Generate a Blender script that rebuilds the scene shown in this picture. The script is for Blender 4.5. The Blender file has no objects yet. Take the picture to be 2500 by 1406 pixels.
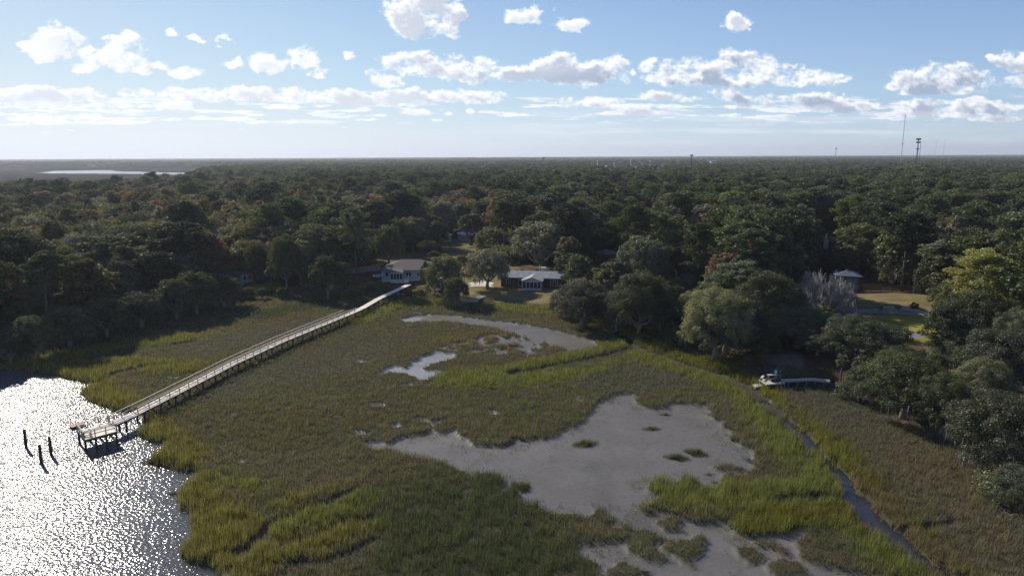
import bpy, math, random
import numpy as np
from mathutils import Vector, Matrix
# ------------------------------------------------------------------ camera
F, CX, CY, CH = 1689.0, 1250.0, 703.0, 36.0
PT, RL = math.radians(10.75), math.radians(.27)
fv = np.array([0, math.cos(PT), -math.sin(PT)])
_r = np.array([1., 0, 0]); _u = np.array([0, math.sin(PT), math.cos(PT)])
rv = math.cos(RL)*_r - math.sin(RL)*_u
uv = math.sin(RL)*_r + math.cos(RL)*_u
CAM = np.array([0, 0, CH])
S = bpy.context.scene
C = S.collection
cd = bpy.data.cameras.new('camera'); cam = bpy.data.objects.new('camera', cd); C.objects.link(cam)
cd.sensor_width = 36; cd.lens = 36*F/2500; cd.clip_start = 1; cd.clip_end = 60000
m = Matrix.Identity(4)
for i in range(3):
    m[i][0] = rv[i]; m[i][1] = uv[i]; m[i][2] = -fv[i]; m[i][3] = CAM[i]
cam.matrix_world = m
S.camera = cam
S.cycles.use_denoising = True
S.cycles.max_bounces = 6; S.cycles.diffuse_bounces = 3; S.cycles.transmission_bounces = 3
S.cycles.glossy_bounces = 2; S.cycles.volume_bounces = 0; S.cycles.caustics_reflective = False
S.cycles.sample_clamp_indirect = 4
S.view_settings.view_transform = 'Standard'; S.view_settings.look = 'None'
S.view_settings.exposure = 0.3; S.view_settings.gamma = 1

def G(px, py, z=0.):
    d = fv + (px-CX)/F*rv - (py-CY)/F*uv
    return CAM + d*((z-CH)/d[2])
def PX(x, y, z=0.):
    x = np.asarray(x, float); y = np.asarray(y, float); z = np.asarray(z, float)-CH
    w = np.maximum(x*fv[0]+y*fv[1]+z*fv[2], .01)
    return CX+F*(x*rv[0]+y*rv[1]+z*rv[2])/w, CY-F*(x*uv[0]+y*uv[1]+z*uv[2])/w
# ------------------------------------------------------------------ noise
def vnoise(x, y, seed=0):
    xi = np.floor(x).astype(np.int64); yi = np.floor(y).astype(np.int64)
    fx = x-xi; fy = y-yi; fx = fx*fx*(3-2*fx); fy = fy*fy*(3-2*fy)
    def h(a, b):
        n = (a*374761393 + b*668265263 + seed*974634777) & 0xffffffff
        n = ((n ^ (n >> 13))*1274126177) & 0xffffffff
        return ((n ^ (n >> 16)) & 0xffff)/65535.
    return (h(xi, yi)*(1-fx)+h(xi+1, yi)*fx)*(1-fy) + (h(xi, yi+1)*(1-fx)+h(xi+1, yi+1)*fx)*fy
def fbm(x, y, oct=5, seed=0, gain=.5):
    s = 0; a = 1; t = 0
    for o in range(oct):
        s = s + a*vnoise(x*2**o+o*17.3, y*2**o-o*9.1, seed+o); t += a; a *= gain
    return s/t
def sst(a, b, x):
    t = np.clip((x-a)/(b-a), 0, 1); return t*t*(3-2*t)
def inpoly(px, py, poly):
    r = np.zeros(px.shape, bool); n = len(poly)
    for i in range(n):
        x1, y1 = poly[i]; x2, y2 = poly[(i+1) % n]
        if y1 == y2: continue
        c = ((y1 > py) != (y2 > py)) & (px < (x2-x1)*(py-y1)/(y2-y1)+x1)
        r ^= c
    return r
def dline(x, y, pts, closed=False):
    d = np.full(x.shape, 1e9); n = len(pts)
    for i in range(n if closed else n-1):
        x1, y1 = pts[i][:2]; x2, y2 = pts[(i+1) % n][:2]
        L = (x2-x1)**2+(y2-y1)**2+1e-9
        t = np.clip(((x-x1)*(x2-x1)+(y-y1)*(y2-y1))/L, 0, 1)
        d = np.minimum(d, np.hypot(x-x1-t*(x2-x1), y-y1-t*(y2-y1)))
    return d
def GL(pts, z=.3): return [tuple(G(a, b, z)[:2]) for a, b in pts]
# ------------------------------------------------------------------ sun, sky and clouds
SUN_EL, SUN_AZ = math.radians(33.5), math.radians(-43)
sv = Vector((math.sin(SUN_AZ)*math.cos(SUN_EL), math.cos(SUN_AZ)*math.cos(SUN_EL), math.sin(SUN_EL)))
sd = bpy.data.lights.new('sun', 'SUN'); so = bpy.data.objects.new('sun', sd); C.objects.link(so)
sd.energy = 4.8; sd.angle = math.radians(.53); sd.color = (1, .93, .82)
so.rotation_euler = sv.to_track_quat('Z', 'Y').to_euler()

def cloud_image():
    # clouds as directions in the sky: azimuth -60..60 deg, elevation -1..17 deg
    W, Hh = 3000, 460
    az = np.radians(-60+120*(np.arange(W)+.5)/W)[None, :]*np.ones((Hh, 1))
    el = np.radians(-1+18*(np.arange(Hh)+.5)/Hh)[:, None]*np.ones((1, W))
    px, py = PX(5e5*np.sin(az), 5e5*np.cos(az), CH+5e5*np.tan(el))
    rng = np.random.default_rng(5)
    cl = [ # x, y, rx, ry (photo degrees/px), greyness
     (135,95,75,32,.25),(100,125,55,30,.1),(165,120,60,35,.35),(215,120,20,14,.1),(110,140,40,20,.1),(60,112,22,14,.05),
     (300,130,60,42,.15),(250,160,70,26,.15),(330,165,50,24,.15),(395,160,25,14,.1),(268,98,22,12,.05),(455,178,58,16,.1),(360,180,30,10,.1),
     (575,155,24,24,.1),(648,155,45,30,.35),(740,150,46,32,.2),(770,178,28,12,.1),(850,132,16,10,.05),
     (430,82,14,16,.0),(485,100,22,12,.0),(553,97,30,12,.0),(542,117,10,7,.0),
     (1030,30,92,72,.95),(1040,-20,88,60,.95),(1000,60,50,32,.6),(1080,70,40,28,.6),
     (1275,45,50,24,.3),(1305,28,28,16,.2),(1395,62,42,20,.2),(1800,60,40,22,.35),
     (960,155,60,28,.5),(1020,165,70,30,.75),(1100,170,60,28,.6),(1160,180,60,28,.6),(940,198,44,20,.3),(915,180,22,14,.1),
     (1185,155,30,26,.4),(1270,185,60,26,.55),(1380,170,90,36,.5),(1470,175,70,36,.55),(1430,195,100,20,.65),(1500,155,36,20,.3),(1330,160,24,20,.3),
     (1580,160,26,18,.25),(1545,180,12,8,.2),(1700,175,110,32,.75),(1800,165,90,40,.85),(1880,180,90,32,.8),(1960,185,60,26,.7),(2040,190,50,20,.6),(1620,190,50,12,.3),(1830,200,200,16,.85),
     (2300,185,90,34,.85),(2240,200,70,28,.6),(2370,195,60,26,.75),(2180,212,30,10,.3),(2470,155,50,28,.5),(2480,205,60,22,.5),(2415,142,14,9,.3),(2300,222,120,12,.6),
     (100,230,130,20,.6),(190,235,60,20,.8),(30,225,60,16,.3),(120,258,140,12,.3),(300,258,60,8,.1),
     (330,228,60,12,.3),(450,230,90,18,.7),(520,240,40,14,.6),(440,258,50,14,.2),
     (590,232,50,20,.6),(690,230,80,20,.7),(800,238,90,20,.8),(870,245,50,12,.5),(690,263,55,6,.1),(785,260,24,5,.1),(865,270,45,6,.1),
     (970,235,60,16,.45),(1060,235,80,18,.5),(1180,240,90,18,.5),(1020,275,42,9,.3),(1095,280,16,6,.2),(1145,275,12,6,.2),(1265,282,50,5,.2),(1065,293,18,4,.2),
     (1380,252,45,16,.5),(1460,248,60,14,.5),(1620,237,60,14,.4),(1690,242,40,9,.3),(1550,270,55,9,.35),(1645,262,12,7,.2),(1560,262,50,6,.3),
     (1760,230,40,24,.4),(1850,245,90,16,.6),(1960,245,110,18,.7),(2080,260,80,12,.55),(1900,262,150,8,.4),(1780,280,30,5,.2),
     (2290,255,100,14,.6),(2420,265,100,18,.6),(2250,280,120,8,.4),(2450,290,90,8,.45),(2330,265,160,16,.55),(2380,242,30,8,.3),
     (60,290,60,10,.15),(200,288,60,10,.2),(290,300,60,6,.1),(140,300,90,5,.1),(30,305,50,4,.1),(420,292,36,5,.1),(490,288,24,4,.1),(570,293,45,6,.1),(700,300,90,4,.1),(800,298,40,4,.1),(640,300,60,4,.1),(230,300,60,5,.1),(350,298,30,4,.1),
     (550,343,18,2.4,.1),(170,319,10,2.4,.1),(585,318,8,2,.1),(900,293,16,3,.1),(840,310,12,2,.1),(110,325,8,2,.1),(300,270,70,5,.1),(1310,248,30,5,.3),(1240,278,24,5,.2)]
    for k in range(60):   # more of the same cloud field to both sides of the view
        x = rng.choice([-1, 1])*rng.uniform(1400, 2600)+1250; y = rng.uniform(60, 300)
        s = (330-y)/120
        cl.append((x, y, rng.uniform(50, 110)*s+10, rng.uniform(12, 26)*s+3, .5))
    pe = np.clip((py+120)/420, .15, 1.25)                    # clouds farther off look smaller and flatter
    sx = 70*(1.35-pe*.7); sy = sx*(.8-.25*np.clip(pe, 0, 1))
    ql = np.round(np.clip(pe, .3, 1.2)*4)/4
    def band(k, seed, o_):
        return fbm(px/(62/k)+seed, py/(44/k)+seed*.7, o_, seed, .58)
    n1 = band(1, 3, 6); n2 = band(2.6, 11, 5)
    wx = px+(fbm(px/34, py/24, 4, 21)-.5)*44*np.clip((370-py)/260, .3, 1.1); wy = py+(fbm(px/34+50, py/24, 4, 31)-.5)*26*np.clip((370-py)/260, .2, 1.1)
    fld = np.full(px.shape, -3.); gry = np.zeros(px.shape); gw = np.zeros(px.shape)+1e-6
    for x, y, rx, ry, g in cl:
        rx *= 1.12; ry *= 1.15
        dy = (wy-y)/ry; dy = np.where(dy > 0, dy*1.2, dy)      # flatter undersides
        q = (1-((wx-x)/rx)**2-dy**2)*(2.6 if g > .9 else 1.5)
        fld = np.maximum(fld, q) + .3*np.clip(np.minimum(fld, q), 0, 1) + (.4*np.clip(q, 0, 1) if g > .9 else 0)
        w = np.exp(np.clip(q, -5, 1)*2.5); gry += g*w; gw += w
    gry /= gw
    n3 = band(6.5, 17, 4); n0 = fbm(px/150+3, py/60+8, 3, 91)
    f2 = np.minimum(fld, 1.25) + (n1-.52)*3.3 + (n2-.5)*1.7 + (n3-.5)*1.1
    wy_ = py-12*np.clip(px/2500, -.2, 1.2)
    st_ = np.minimum((fbm(px/100, wy_/9., 5, 131, .55)-.562)*13, .9)*sst(226, 250, py)*(1-sst(285, 318, py))
    f2 = np.maximum(f2, st_*np.where(st_ > 0, 1., 5.)); f2 = np.where((py > 330) & (f2 < .3), -1, f2)
    al = sst(-.12, 1.15, f2); al = al*(.82+.18*sst(.3, .8, al))
    thick = np.clip(f2, 0, 2.2)
    # light comes from upper left: the body is greyer away from the sun and low down
    sh = np.zeros_like(thick)
    for i in range(1, 9): sh += np.roll(np.roll(thick, i*2, axis=1), -i*2, axis=0)
    sh = sh/8
    relief = np.roll(np.roll(n1*1.1+n2*.5, 4, axis=1), -5, axis=0)-(n1*1.1+n2*.5)       # bumps lit from the sun's side
    grey = np.clip(gry*1.6+.05, 0, 1)*(.45+.55*sst(-.35, .2, az))*np.clip(sst(.45, 1.9, sh*.75+thick*.35+(n0-.5)*1.2)*1.15+relief*2.2, 0, 1)
    # thin streak bands of high haze on the right, low down
    hz = sst(.45, .8, fbm(px/260, py/14, 4, 71))*sst(250, 300, py)*(1-sst(330, 372, py))*sst(1000, 1500, px)*.45
    hz = np.where(el > 0, hz, 0)
    r = np.stack([al, np.clip(grey, 0, 1), hz, np.ones_like(al)], -1).astype(np.float32)
    im = bpy.data.images.new('cloud_field', W, Hh, float_buffer=True); im.colorspace_settings.name = 'Non-Color'
    im.pixels.foreach_set(r.ravel()); im.update(); im.pack()
    return im

class NT:
    """small helper for node trees"""
    def __init__(s, nt): s.nt = nt; nt.nodes.clear()
    def n(s, t, **k):
        x = s.nt.nodes.new(t)
        for a, b in k.items():
            if a.startswith('i_'):
                key = a[2:]; key = int(key) if key.isdigit() else key.replace('_', ' ')
                s.set(x.inputs[key], b)
            else: setattr(x, a, b)
        return x
    def set(s, inp, v):
        if isinstance(v, bpy.types.NodeSocket): s.nt.links.new(v, inp)
        else: inp.default_value = v
    def math(s, op, a, b=0., c=None):
        x = s.nt.nodes.new('ShaderNodeMath'); x.operation = op; s.set(x.inputs[0], a); s.set(x.inputs[1], b)
        if c is not None: s.set(x.inputs[2], c)
        return x.outputs[0]
    def mix(s, f, a, b, bt='MIX'):
        x = s.nt.nodes.new('ShaderNodeMix'); x.data_type = 'RGBA'; x.blend_type = bt
        s.set(x.inputs[0], f); s.set(x.inputs[6], a); s.set(x.inputs[7], b); return x.outputs[2]
    def ramp(s, f, stops):
        x = s.nt.nodes.new('ShaderNodeValToRGB'); s.set(x.inputs[0], f)
        e = x.color_ramp.elements
        while len(e) < len(stops): e.new(.5)
        for i, (p, c) in enumerate(stops):
            e[i].position = p; e[i].color = (c[0], c[1], c[2], 1) if hasattr(c, '__len__') else (c, c, c, 1)
        return x.outputs[0]
    def noise(s, scale, detail=4, rough=.5, vec=None, dim='3D'):
        x = s.nt.nodes.new('ShaderNodeTexNoise'); x.inputs['Scale'].default_value = scale
        x.inputs['Detail'].default_value = detail; x.inputs['Roughness'].default_value = rough
        if vec is not None: s.set(x.inputs['Vector'], vec)
        return x.outputs[0]

W = bpy.data.worlds.new('World'); S.world = W; W.use_nodes = True
t = NT(W.node_tree)
sky = t.n('ShaderNodeTexSky', sky_type='NISHITA', sun_disc=False, sun_elevation=SUN_EL, sun_rotation=SUN_AZ,
          altitude=10, air_density=.62, dust_density=.12, ozone_density=2.6)
co = t.n('ShaderNodeTexCoord'); sp = t.n('ShaderNodeSeparateXYZ', i_0=co.outputs['Generated'])
X, Y, Z = sp.outputs
azn = t.math('ARCTAN2', X, Y); eln = t.math('ARCSINE', Z)
U = t.math('DIVIDE', t.math('ADD', azn, math.radians(60)), math.radians(120))
V = t.math('DIVIDE', t.math('ADD', eln, math.radians(1)), math.radians(18))
cv = t.n('ShaderNodeCombineXYZ', i_0=U, i_1=V)
im = t.n('ShaderNodeTexImage', i_0=cv.outputs[0]); im.image = cloud_image(); im.extension = 'CLIP'; im.interpolation = 'Linear'
sc = t.n('ShaderNodeSeparateColor', i_0=im.outputs[0])
# air near the horizon scatters white light; the glare round the sun rolls off
el_f = t.n('ShaderNodeMapRange', i_0=Z, i_1=0., i_2=.17, i_3=1., i_4=0.)
skc = t.mix(el_f.outputs[0], (1.02, 1.0, 1.12, 1), (.86, .90, 1.10, 1))
skm = t.mix(1., sky.outputs[0], skc, 'MULTIPLY')
sk3 = t.n('ShaderNodeSeparateXYZ', i_0=skm); cmb = t.n('ShaderNodeCombineXYZ')
for i in range(3):
    c_ = sk3.outputs[i]; r_ = t.math('DIVIDE', c_, 6.5)
    t.set(cmb.inputs[i], t.math('DIVIDE', c_, t.math('POWER', t.math('ADD', 1., t.math('POWER', r_, 3.)), .3333)))
lit = (7.2, 7.3, 7.5, 1); dark = (2.7, 3.25, 4.3, 1)
cc = t.mix(sc.outputs[1], lit, dark)
base = t.mix(sc.outputs[2], cmb.outputs[0], (6.6, 7.0, 7.6, 1))
col = t.mix(sc.outputs[0], base, cc)
bg = t.n('ShaderNodeBackground', i_0=col, i_1=.12)
wo = t.n('ShaderNodeOutputWorld', i_0=bg.outputs[0])
# ------------------------------------------------------------------ object helpers
def tag(o, label=None, cat=None, group=None, kind=None):
    if label: o['label'] = label
    if cat: o['category'] = cat
    if group: o['group'] = group
    if kind: o['kind'] = kind
    return o
def empty(name, loc=(0, 0, 0), rz=0., **k):
    o = bpy.data.objects.new(name, None); C.objects.link(o); o.location = loc; o.rotation_euler = (0, 0, rz)
    o.empty_display_size = .5
    return tag(o, **k)
def link(name, me, parent=None, **k):
    o = bpy.data.objects.new(name, me); C.objects.link(o)
    if parent is not None: o.parent = parent
    return tag(o, **k)
def npmesh(name, V, Fc, mats, midx=None, smooth=False, col=None, cname='col'):
    V = np.asarray(V, np.float32); Fc = np.asarray(Fc, np.int32); n, k = Fc.shape
    me = bpy.data.meshes.new(name); me.vertices.add(len(V)); me.vertices.foreach_set('co', V.ravel())
    me.loops.add(n*k); me.loops.foreach_set('vertex_index', Fc.ravel())
    me.polygons.add(n); me.polygons.foreach_set('loop_start', np.arange(0, n*k, k, dtype=np.int32))
    if midx is not None: me.polygons.foreach_set('material_index', np.asarray(midx, np.int32))
    if smooth: me.polygons.foreach_set('use_smooth', np.ones(n, bool))
    for mm in (mats if isinstance(mats, (list, tuple)) else [mats]): me.materials.append(mm)
    if col is not None:
        a = me.attributes.new(cname, 'FLOAT_COLOR', 'POINT')
        c4 = np.ones((len(V), 4), np.float32); c4[:, :col.shape[1]] = col; a.data.foreach_set('color', c4.ravel())
    me.update(calc_edges=True)
    return me
class MB:
    def __init__(s): s.v = []; s.f = []; s.n = 0; s.m = []
    def add(s, v, f, mi=0):
        v = np.asarray(v, float); f = np.asarray(f, int)
        if f.shape[1] == 3: f = np.concatenate([f, f[:, 2:3]], 1)
        s.v.append(v); s.f.append(f+s.n); s.n += len(v); s.m += [mi]*len(f); return s
    def box(s, x0, x1, y0, y1, z0, z1, mi=0):
        v = [(x, y, z) for z in (z0, z1) for y in (y0, y1) for x in (x0, x1)]
        return s.add(v, [(0, 2, 3, 1), (4, 5, 7, 6), (0, 1, 5, 4), (2, 6, 7, 3), (0, 4, 6, 2), (1, 3, 7, 5)], mi)
    def bar(s, a, b, w, h, mi=0):
        a = np.array(a, float); b = np.array(b, float); d = b-a; d /= np.linalg.norm(d)
        up = np.array([0, 0, 1.]) if abs(d[2]) < .95 else np.array([0, 1., 0])
        x = np.cross(d, up); x /= np.linalg.norm(x); y = np.cross(x, d)
        v = [p+x*i*w/2+y*j*h/2 for p in (a, b) for j in (-1, 1) for i in (-1, 1)]
        return s.add(v, [(0, 1, 3, 2), (4, 6, 7, 5), (0, 4, 5, 1), (2, 3, 7, 6), (0, 2, 6, 4), (1, 5, 7, 3)], mi)
    def tube(s, pts, rad, k=6, mi=0, cap=True):
        pts = np.array(pts, float); n = len(pts); rad = np.ones(n)*rad if np.isscalar(rad) else np.array(rad)
        vs = []
        for i in range(n):
            d = pts[min(i+1, n-1)]-pts[max(i-1, 0)]; d = d/(np.linalg.norm(d)+1e-9)
            a = np.array([1., 0, 0]) if abs(d[0]) < .7 else np.array([0, 1., 0])
            x = np.cross(d, a); x /= np.linalg.norm(x); y = np.cross(d, x)
            for j in range(k):
                t_ = 2*math.pi*j/k; vs.append(pts[i]+rad[i]*(math.cos(t_)*x+math.sin(t_)*y))
        f = [(i*k+j, i*k+(j+1) % k, (i+1)*k+(j+1) % k, (i+1)*k+j) for i in range(n-1) for j in range(k)]
        if cap:
            vs += [pts[0], pts[-1]]; c0 = n*k
            f += [(c0, (j+1) % k, j, c0) for j in range(k)] + [(c0+1, (n-1)*k+j, (n-1)*k+(j+1) % k, c0+1) for j in range(k)]
        return s.add(vs, f, mi)
    def mesh(s, name, mats, smooth=False):
        me = bpy.data.meshes.new(name)
        V = np.concatenate(s.v); Fc = np.concatenate(s.f)
        fs = []
        for q in Fc.tolist():
            r = []
            for i in q:
                if i not in r: r.append(i)
            fs.append(r)
        me.from_pydata(V.tolist(), [], fs)
        for mm in (mats if isinstance(mats, (list, tuple)) else [mats]): me.materials.append(mm)
        me.polygons.foreach_set('material_index', s.m)
        if smooth: me.polygons.foreach_set('use_smooth', [True]*len(fs))
        me.update(); return me
    def obj(s, name, mats, parent=None, smooth=False, **k): return link(name, s.mesh(name, mats, smooth), parent, **k)
# ------------------------------------------------------------------ materials
def mat(name, col, rough=.8, noise=0., scale=3., spec=.3, metal=0., bump=0., coord='Object'):
    M = bpy.data.materials.new(name); M.use_nodes = True; q = NT(M.node_tree)
    b = q.n('ShaderNodeBsdfPrincipled'); q.n('ShaderNodeOutputMaterial', i_0=b.outputs[0])
    b.inputs['Roughness'].default_value = rough; b.inputs['Specular IOR Level'].default_value = spec; b.inputs['Metallic'].default_value = metal
    c = (*col, 1)
    if noise or bump:
        tc = q.n('ShaderNodeTexCoord'); nz = q.noise(scale, 6, .65, tc.outputs[coord])
        if noise:
            lo = tuple(v*(1-noise) for v in col)+(1,); hi = tuple(min(1, v*(1+noise)) for v in col)+(1,)
            c = q.mix(q.ramp(nz, [(.3, 0), (.7, 1)]), lo, hi)
        if bump:
            bp = q.n('ShaderNodeBump', i_Strength=bump, i_Distance=.1, i_Height=nz); q.set(b.inputs['Normal'], bp.outputs[0])
    q.set(b.inputs['Base Color'], c)
    return M
def leafmat(name, trans=.30, gloss=.06, rnd=.8, vary=.42, col=(.1, .1, .1)):
    """foliage: the object's own colour, varied from tree to tree and from clump to clump"""
    M = bpy.data.materials.new(name); M.use_nodes = True; q = NT(M.node_tree)
    oi = q.n('ShaderNodeObjectInfo'); tc = q.n('ShaderNodeTexCoord')
    v1 = q.math('MULTIPLY_ADD', oi.outputs['Random'], rnd, 1-rnd/2)
    nz = q.noise(.75, 4, .7, tc.outputs['Object'])
    v2 = q.math('MULTIPLY_ADD', nz, vary*2, 1-vary)
    hs = q.n('ShaderNodeHueSaturation', i_Hue=q.math('MULTIPLY_ADD', q.math('FRACT', q.math('MULTIPLY', oi.outputs['Random'], 7.31)), .035, .4825),
             i_Saturation=q.math('MULTIPLY_ADD', q.math('FRACT', q.math('MULTIPLY', oi.outputs['Random'], 13.7)), .5, .58), i_Value=q.math('MULTIPLY', v1, v2), i_Color=(*col, 1))
    d = q.n('ShaderNodeBsdfDiffuse', i_0=hs.outputs[0])
    tcol = q.mix(1., hs.outputs[0], (1.25, 1.2, .55, 1), 'MULTIPLY')
    tr = q.n('ShaderNodeBsdfTranslucent', i_0=tcol)
    mx = q.n('ShaderNodeMixShader', i_0=trans); q.set(mx.inputs[1], d.outputs[0]); q.set(mx.inputs[2], tr.outputs[0])
    g = q.n('ShaderNodeBsdfGlossy', i_Roughness=.5); q.set(g.inputs[0], (.62, .64, .62, 1))
    m2 = q.n('ShaderNodeMixShader', i_0=gloss); q.set(m2.inputs[1], mx.outputs[0]); q.set(m2.inputs[2], g.outputs[0])
    q.n('ShaderNodeOutputMaterial', i_0=m2.outputs[0])
    return M
COL = dict(green=(.115, .13, .055), dark=(.08, .095, .043), grey=(.16, .158, .115), olive=(.155, .145, .065), bright=(.16, .19, .055), yellow=(.29, .28, .06), red=(.24, .12, .065), bright2=(.19, .195, .075),
           orange=(.38, .18, .05), rust=(.235, .135, .08), pine=(.078, .105, .042), pinelit=(.115, .15, .048), palm=(.17, .18, .11), bluegreen=(.11, .125, .08))  # the second pine tone is a lighter, fresher green
LM = {}
def leafcol(kind, c):
    if (kind, c) not in LM: LM[(kind, c)] = leafmat('%s_%s' % (kind, {'bright2': 'light_green', 'pinelit': 'fresh_green'}.get(c, c)), *((.28, .03) if kind == 'needles' else (.34, .04)), col=COL[c])
    return LM[(kind, c)]
M_leaf = 'foliage'; M_needle = 'needles'
M_moss = mat('spanish_moss', (.145, .142, .115), .95, .3, 2.)
M_bark = mat('bark', (.11, .09, .075), .95, .35, 3.)
M_barkpale = mat('grey_bark', (.23, .20, .175), .95, .3, 3.)
M_deck = mat('weathered_deck_boards', (.74, .66, .56), .75, .22, 1.7)
M_rail = mat('rail_timber', (.42, .36, .29), .8, .25, 2.)
M_pile = mat('dark_wet_piling', (.045, .038, .032), .8, .3, 2.)
M_white = mat('white_paint', (.78, .78, .76), .6, .06, 2.)
M_trim = mat('house_trim', (.50, .51, .52), .7, .12, 1.5)
M_glass = mat('window_glass', (.02, .025, .03), .12, 0, 1, .6)
M_blue = mat('pale_blue_siding', (.30, .375, .41), .7, .08, 1.5)
M_roofbrown = mat('brown_shingles', (.13, .11, .11), .9, .25, 4., bump=.3)
M_roofgrey = mat('grey_metal_roof', (.17, .20, .225), .6, .3, .9)
M_brick = mat('dark_brown_brick', (.10, .055, .04), .9, .25, 4.)
M_grey = mat('weathered_grey_wood', (.26, .25, .235), .85, .25, 2.)
M_steel = mat('galvanised_steel', (.30, .31, .33), .6)
M_darksteel = mat('dark_painted_steel', (.05, .05, .055), .6)
M_conc = mat('pale_concrete', (.5, .49, .46), .85, .12, 1.)
# ------------------------------------------------------------------ ground plan (photo outlines dropped on to the ground)
shore_px = [(0,903),(60,905),(110,913),(165,925),(215,937),(250,938),(215,948),(203,960),(205,975),(235,985),(262,998),(290,1006),(318,1005),(345,1012),(353,1024),(364,1045),(340,1060),(345,1070),(378,1079),(402,1083),(408,1100),(398,1112),
            (375,1113),(374,1124),(390,1134),(408,1137),(438,1148),(455,1151),(470,1146),(487,1148),(490,1163),(482,1180),(458,1188),(441,1205),(438,1225),(446,1245),(468,1258),(478,1278),(475,1300),(462,1330),(455,1352),(470,1368),(500,1372),(520,1362),(535,1385),(548,1412)]
shore = [(-400., 160.), (-160., 128.)] + GL(shore_px, 0) + [(-22., 42.), (-14., 10.), (-12., -300.), (-400., -300.)]
tree_px = [(0,872),(60,862),(150,838),(230,815),(300,795),(420,765),(520,742),(560,728),(640,718),(740,716),(850,706),(930,698),(1000,706),(1060,716),(1115,738),(1200,738),(1260,744),(1340,768),(1450,788),(1560,806),(1640,832),(1720,868),(1800,893),(1860,905),(1960,915),(2030,922),(2085,945),(2130,992),(2230,1035),(2330,1075),(2390,1130),(2440,1175),(2500,1215)]
tl = [(-900., 170.), (-160., 128.)] + GL(tree_px, 1.) + [(64., 55.), (72., 20.), (80., -400.)]
upland = tl + [(9000., -400.), (9000., 9000.), (-9000., 9000.), (-9000., 170.)]
mud1 = [(874,1077),(907,1079),(952,1079),(973,1069),(1014,1060),(1051,1055),(1049,1037),(1007,1024),(1021,1018),(1049,1029),(1077,1024),(1082,1032),(1059,1039),(1063,1053),(1094,1056),(1108,1048),(1128,1065),(1163,1089),(1215,1089),(1253,1082),(1249,1065),(1208,1060),(1260,1070),(1284,1077),(1336,1072),(1388,1048),(1429,1020),(1443,996),(1488,968),(1536,960),(1550,961),(1547,979),(1571,993),(1599,998),(1623,994),(1640,984),(1682,986),(1730,993),(1737,1017),(1751,1027),(1775,1034),(1761,1041),(1786,1058),(1782,1076),(1810,1089),(1841,1100),(1844,1127),(1844,1148),(1817,1155),(1765,1176),(1754,1193),(1716,1197),(1706,1176),(1682,1167),(1654,1174),(1606,1172),(1578,1190),(1592,1207),(1616,1216),(1592,1228),(1551,1238),(1564,1252),(1599,1248),(1651,1262),(1672,1274),(1730,1276),(1810,1269),(1782,1286),(1793,1307),(1834,1314),(1917,1307),(1934,1299),(1962,1304),(1952,1335),(1958,1369),(2007,1387),(2110,1400),(2135,1425),(2060,1520),(1560,1520),(1500,1430),(1471,1404),(1457,1376),(1402,1342),(1405,1328),(1523,1324),(1554,1293),(1516,1279),(1485,1259),(1461,1248),(1433,1266),(1412,1262),(1360,1257),(1319,1248),(1312,1238),(1267,1228),(1260,1203),(1218,1197),(1225,1169),(1208,1159),(1146,1159),(1111,1148),(1070,1127),(1042,1119),(987,1114),(966,1103),(938,1098),(914,1107),(890,1086)]
def z2(l): return [(1350+a/2.8925, 920+b/2.8925) for a, b in l]
islands = [z2(q) for q in ([(500,1180),(560,1100),(640,1070),(820,1150),(700,1200),(820,1290),(740,1300),(600,1270),(530,1230)],
    [(790,1240),(820,1170),(940,1150),(1070,1120),(1100,1150),(1060,1180),(1060,1250),(960,1270),(1010,1330),(900,1290)],
    [(1290,1220),(1400,1210),(1500,1290),(1430,1330),(1300,1290)],[(1380,1160),(1500,1180),(1560,1160),(1670,1240),(1620,1260),(1500,1210),(1400,1190)],
    [(720,1020),(800,990),(880,1010),(890,1080),(800,1070)],[(1150,640),(1180,610),(1330,640),(1300,660),(1200,650)],
    [(1190,690),(1220,670),(1340,700),(1300,735),(1220,720)],[(1540,1310),(1640,1290),(1740,1320),(1780,1410),(1560,1410)],
    [(400,1370),(480,1320),(680,1370),(680,1410),(400,1410)])]
mud_up = [(975,778),(1030,768),(1100,770),(1180,780),(1260,789),(1350,806),(1425,824),(1450,835),(1457,848),(1400,860),(1352,846),(1290,826),(1200,801),(1100,787),(1020,786),(982,789)]
patchy = [(1190,818),(1290,815),(1400,845),(1395,868),(1280,872),(1120,862),(1060,850)]
pools = [[(915,916),(930,902),(960,894),(990,899),(1008,884),(1040,866),(1080,860),(1112,863),(1108,876),(1078,884),(1045,890),(1035,903),(1076,908),(1060,922),(1030,931),(1015,925),(990,914),(950,910),(925,920)],
         [(900,984),(925,982),(948,988),(940,996),(915,994)],[(970,938),(1000,936),(1010,943),(985,945)],[(1178,1002),(1200,1004),(1222,1010),(1210,1016),(1190,1012)],
         [(1030,938),(1052,934),(1050,944),(1035,946)],[(954,1036),(975,1034),(982,1042),(965,1046)],[(853,1056),(880,1051),(908,1056),(900,1062),(870,1060)],[(980,780),(1010,772),(1030,775),(1010,787),(985,788)],[(870,880),(905,882),(900,887),(875,886)]]
creek = [(1911,1030),(1950,1075),(1990,1110),(2023,1140),(2040,1180),(2058,1215),(2075,1235),(2090,1260),(2110,1285),(2140,1305),(2180,1335),(2230,1375),(2290,1410),(2420,1520),(2480,1520),(2325,1406),(2270,1382),(2230,1342),(2190,1306),(2145,1265),(2125,1235),(2100,1210),(2075,1185),(2060,1155),(2030,1132),(2010,1115),(1985,1078),(1960,1053),(1920,1027)]
rows = lambda *a: [GL(q) for q in a]
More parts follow.
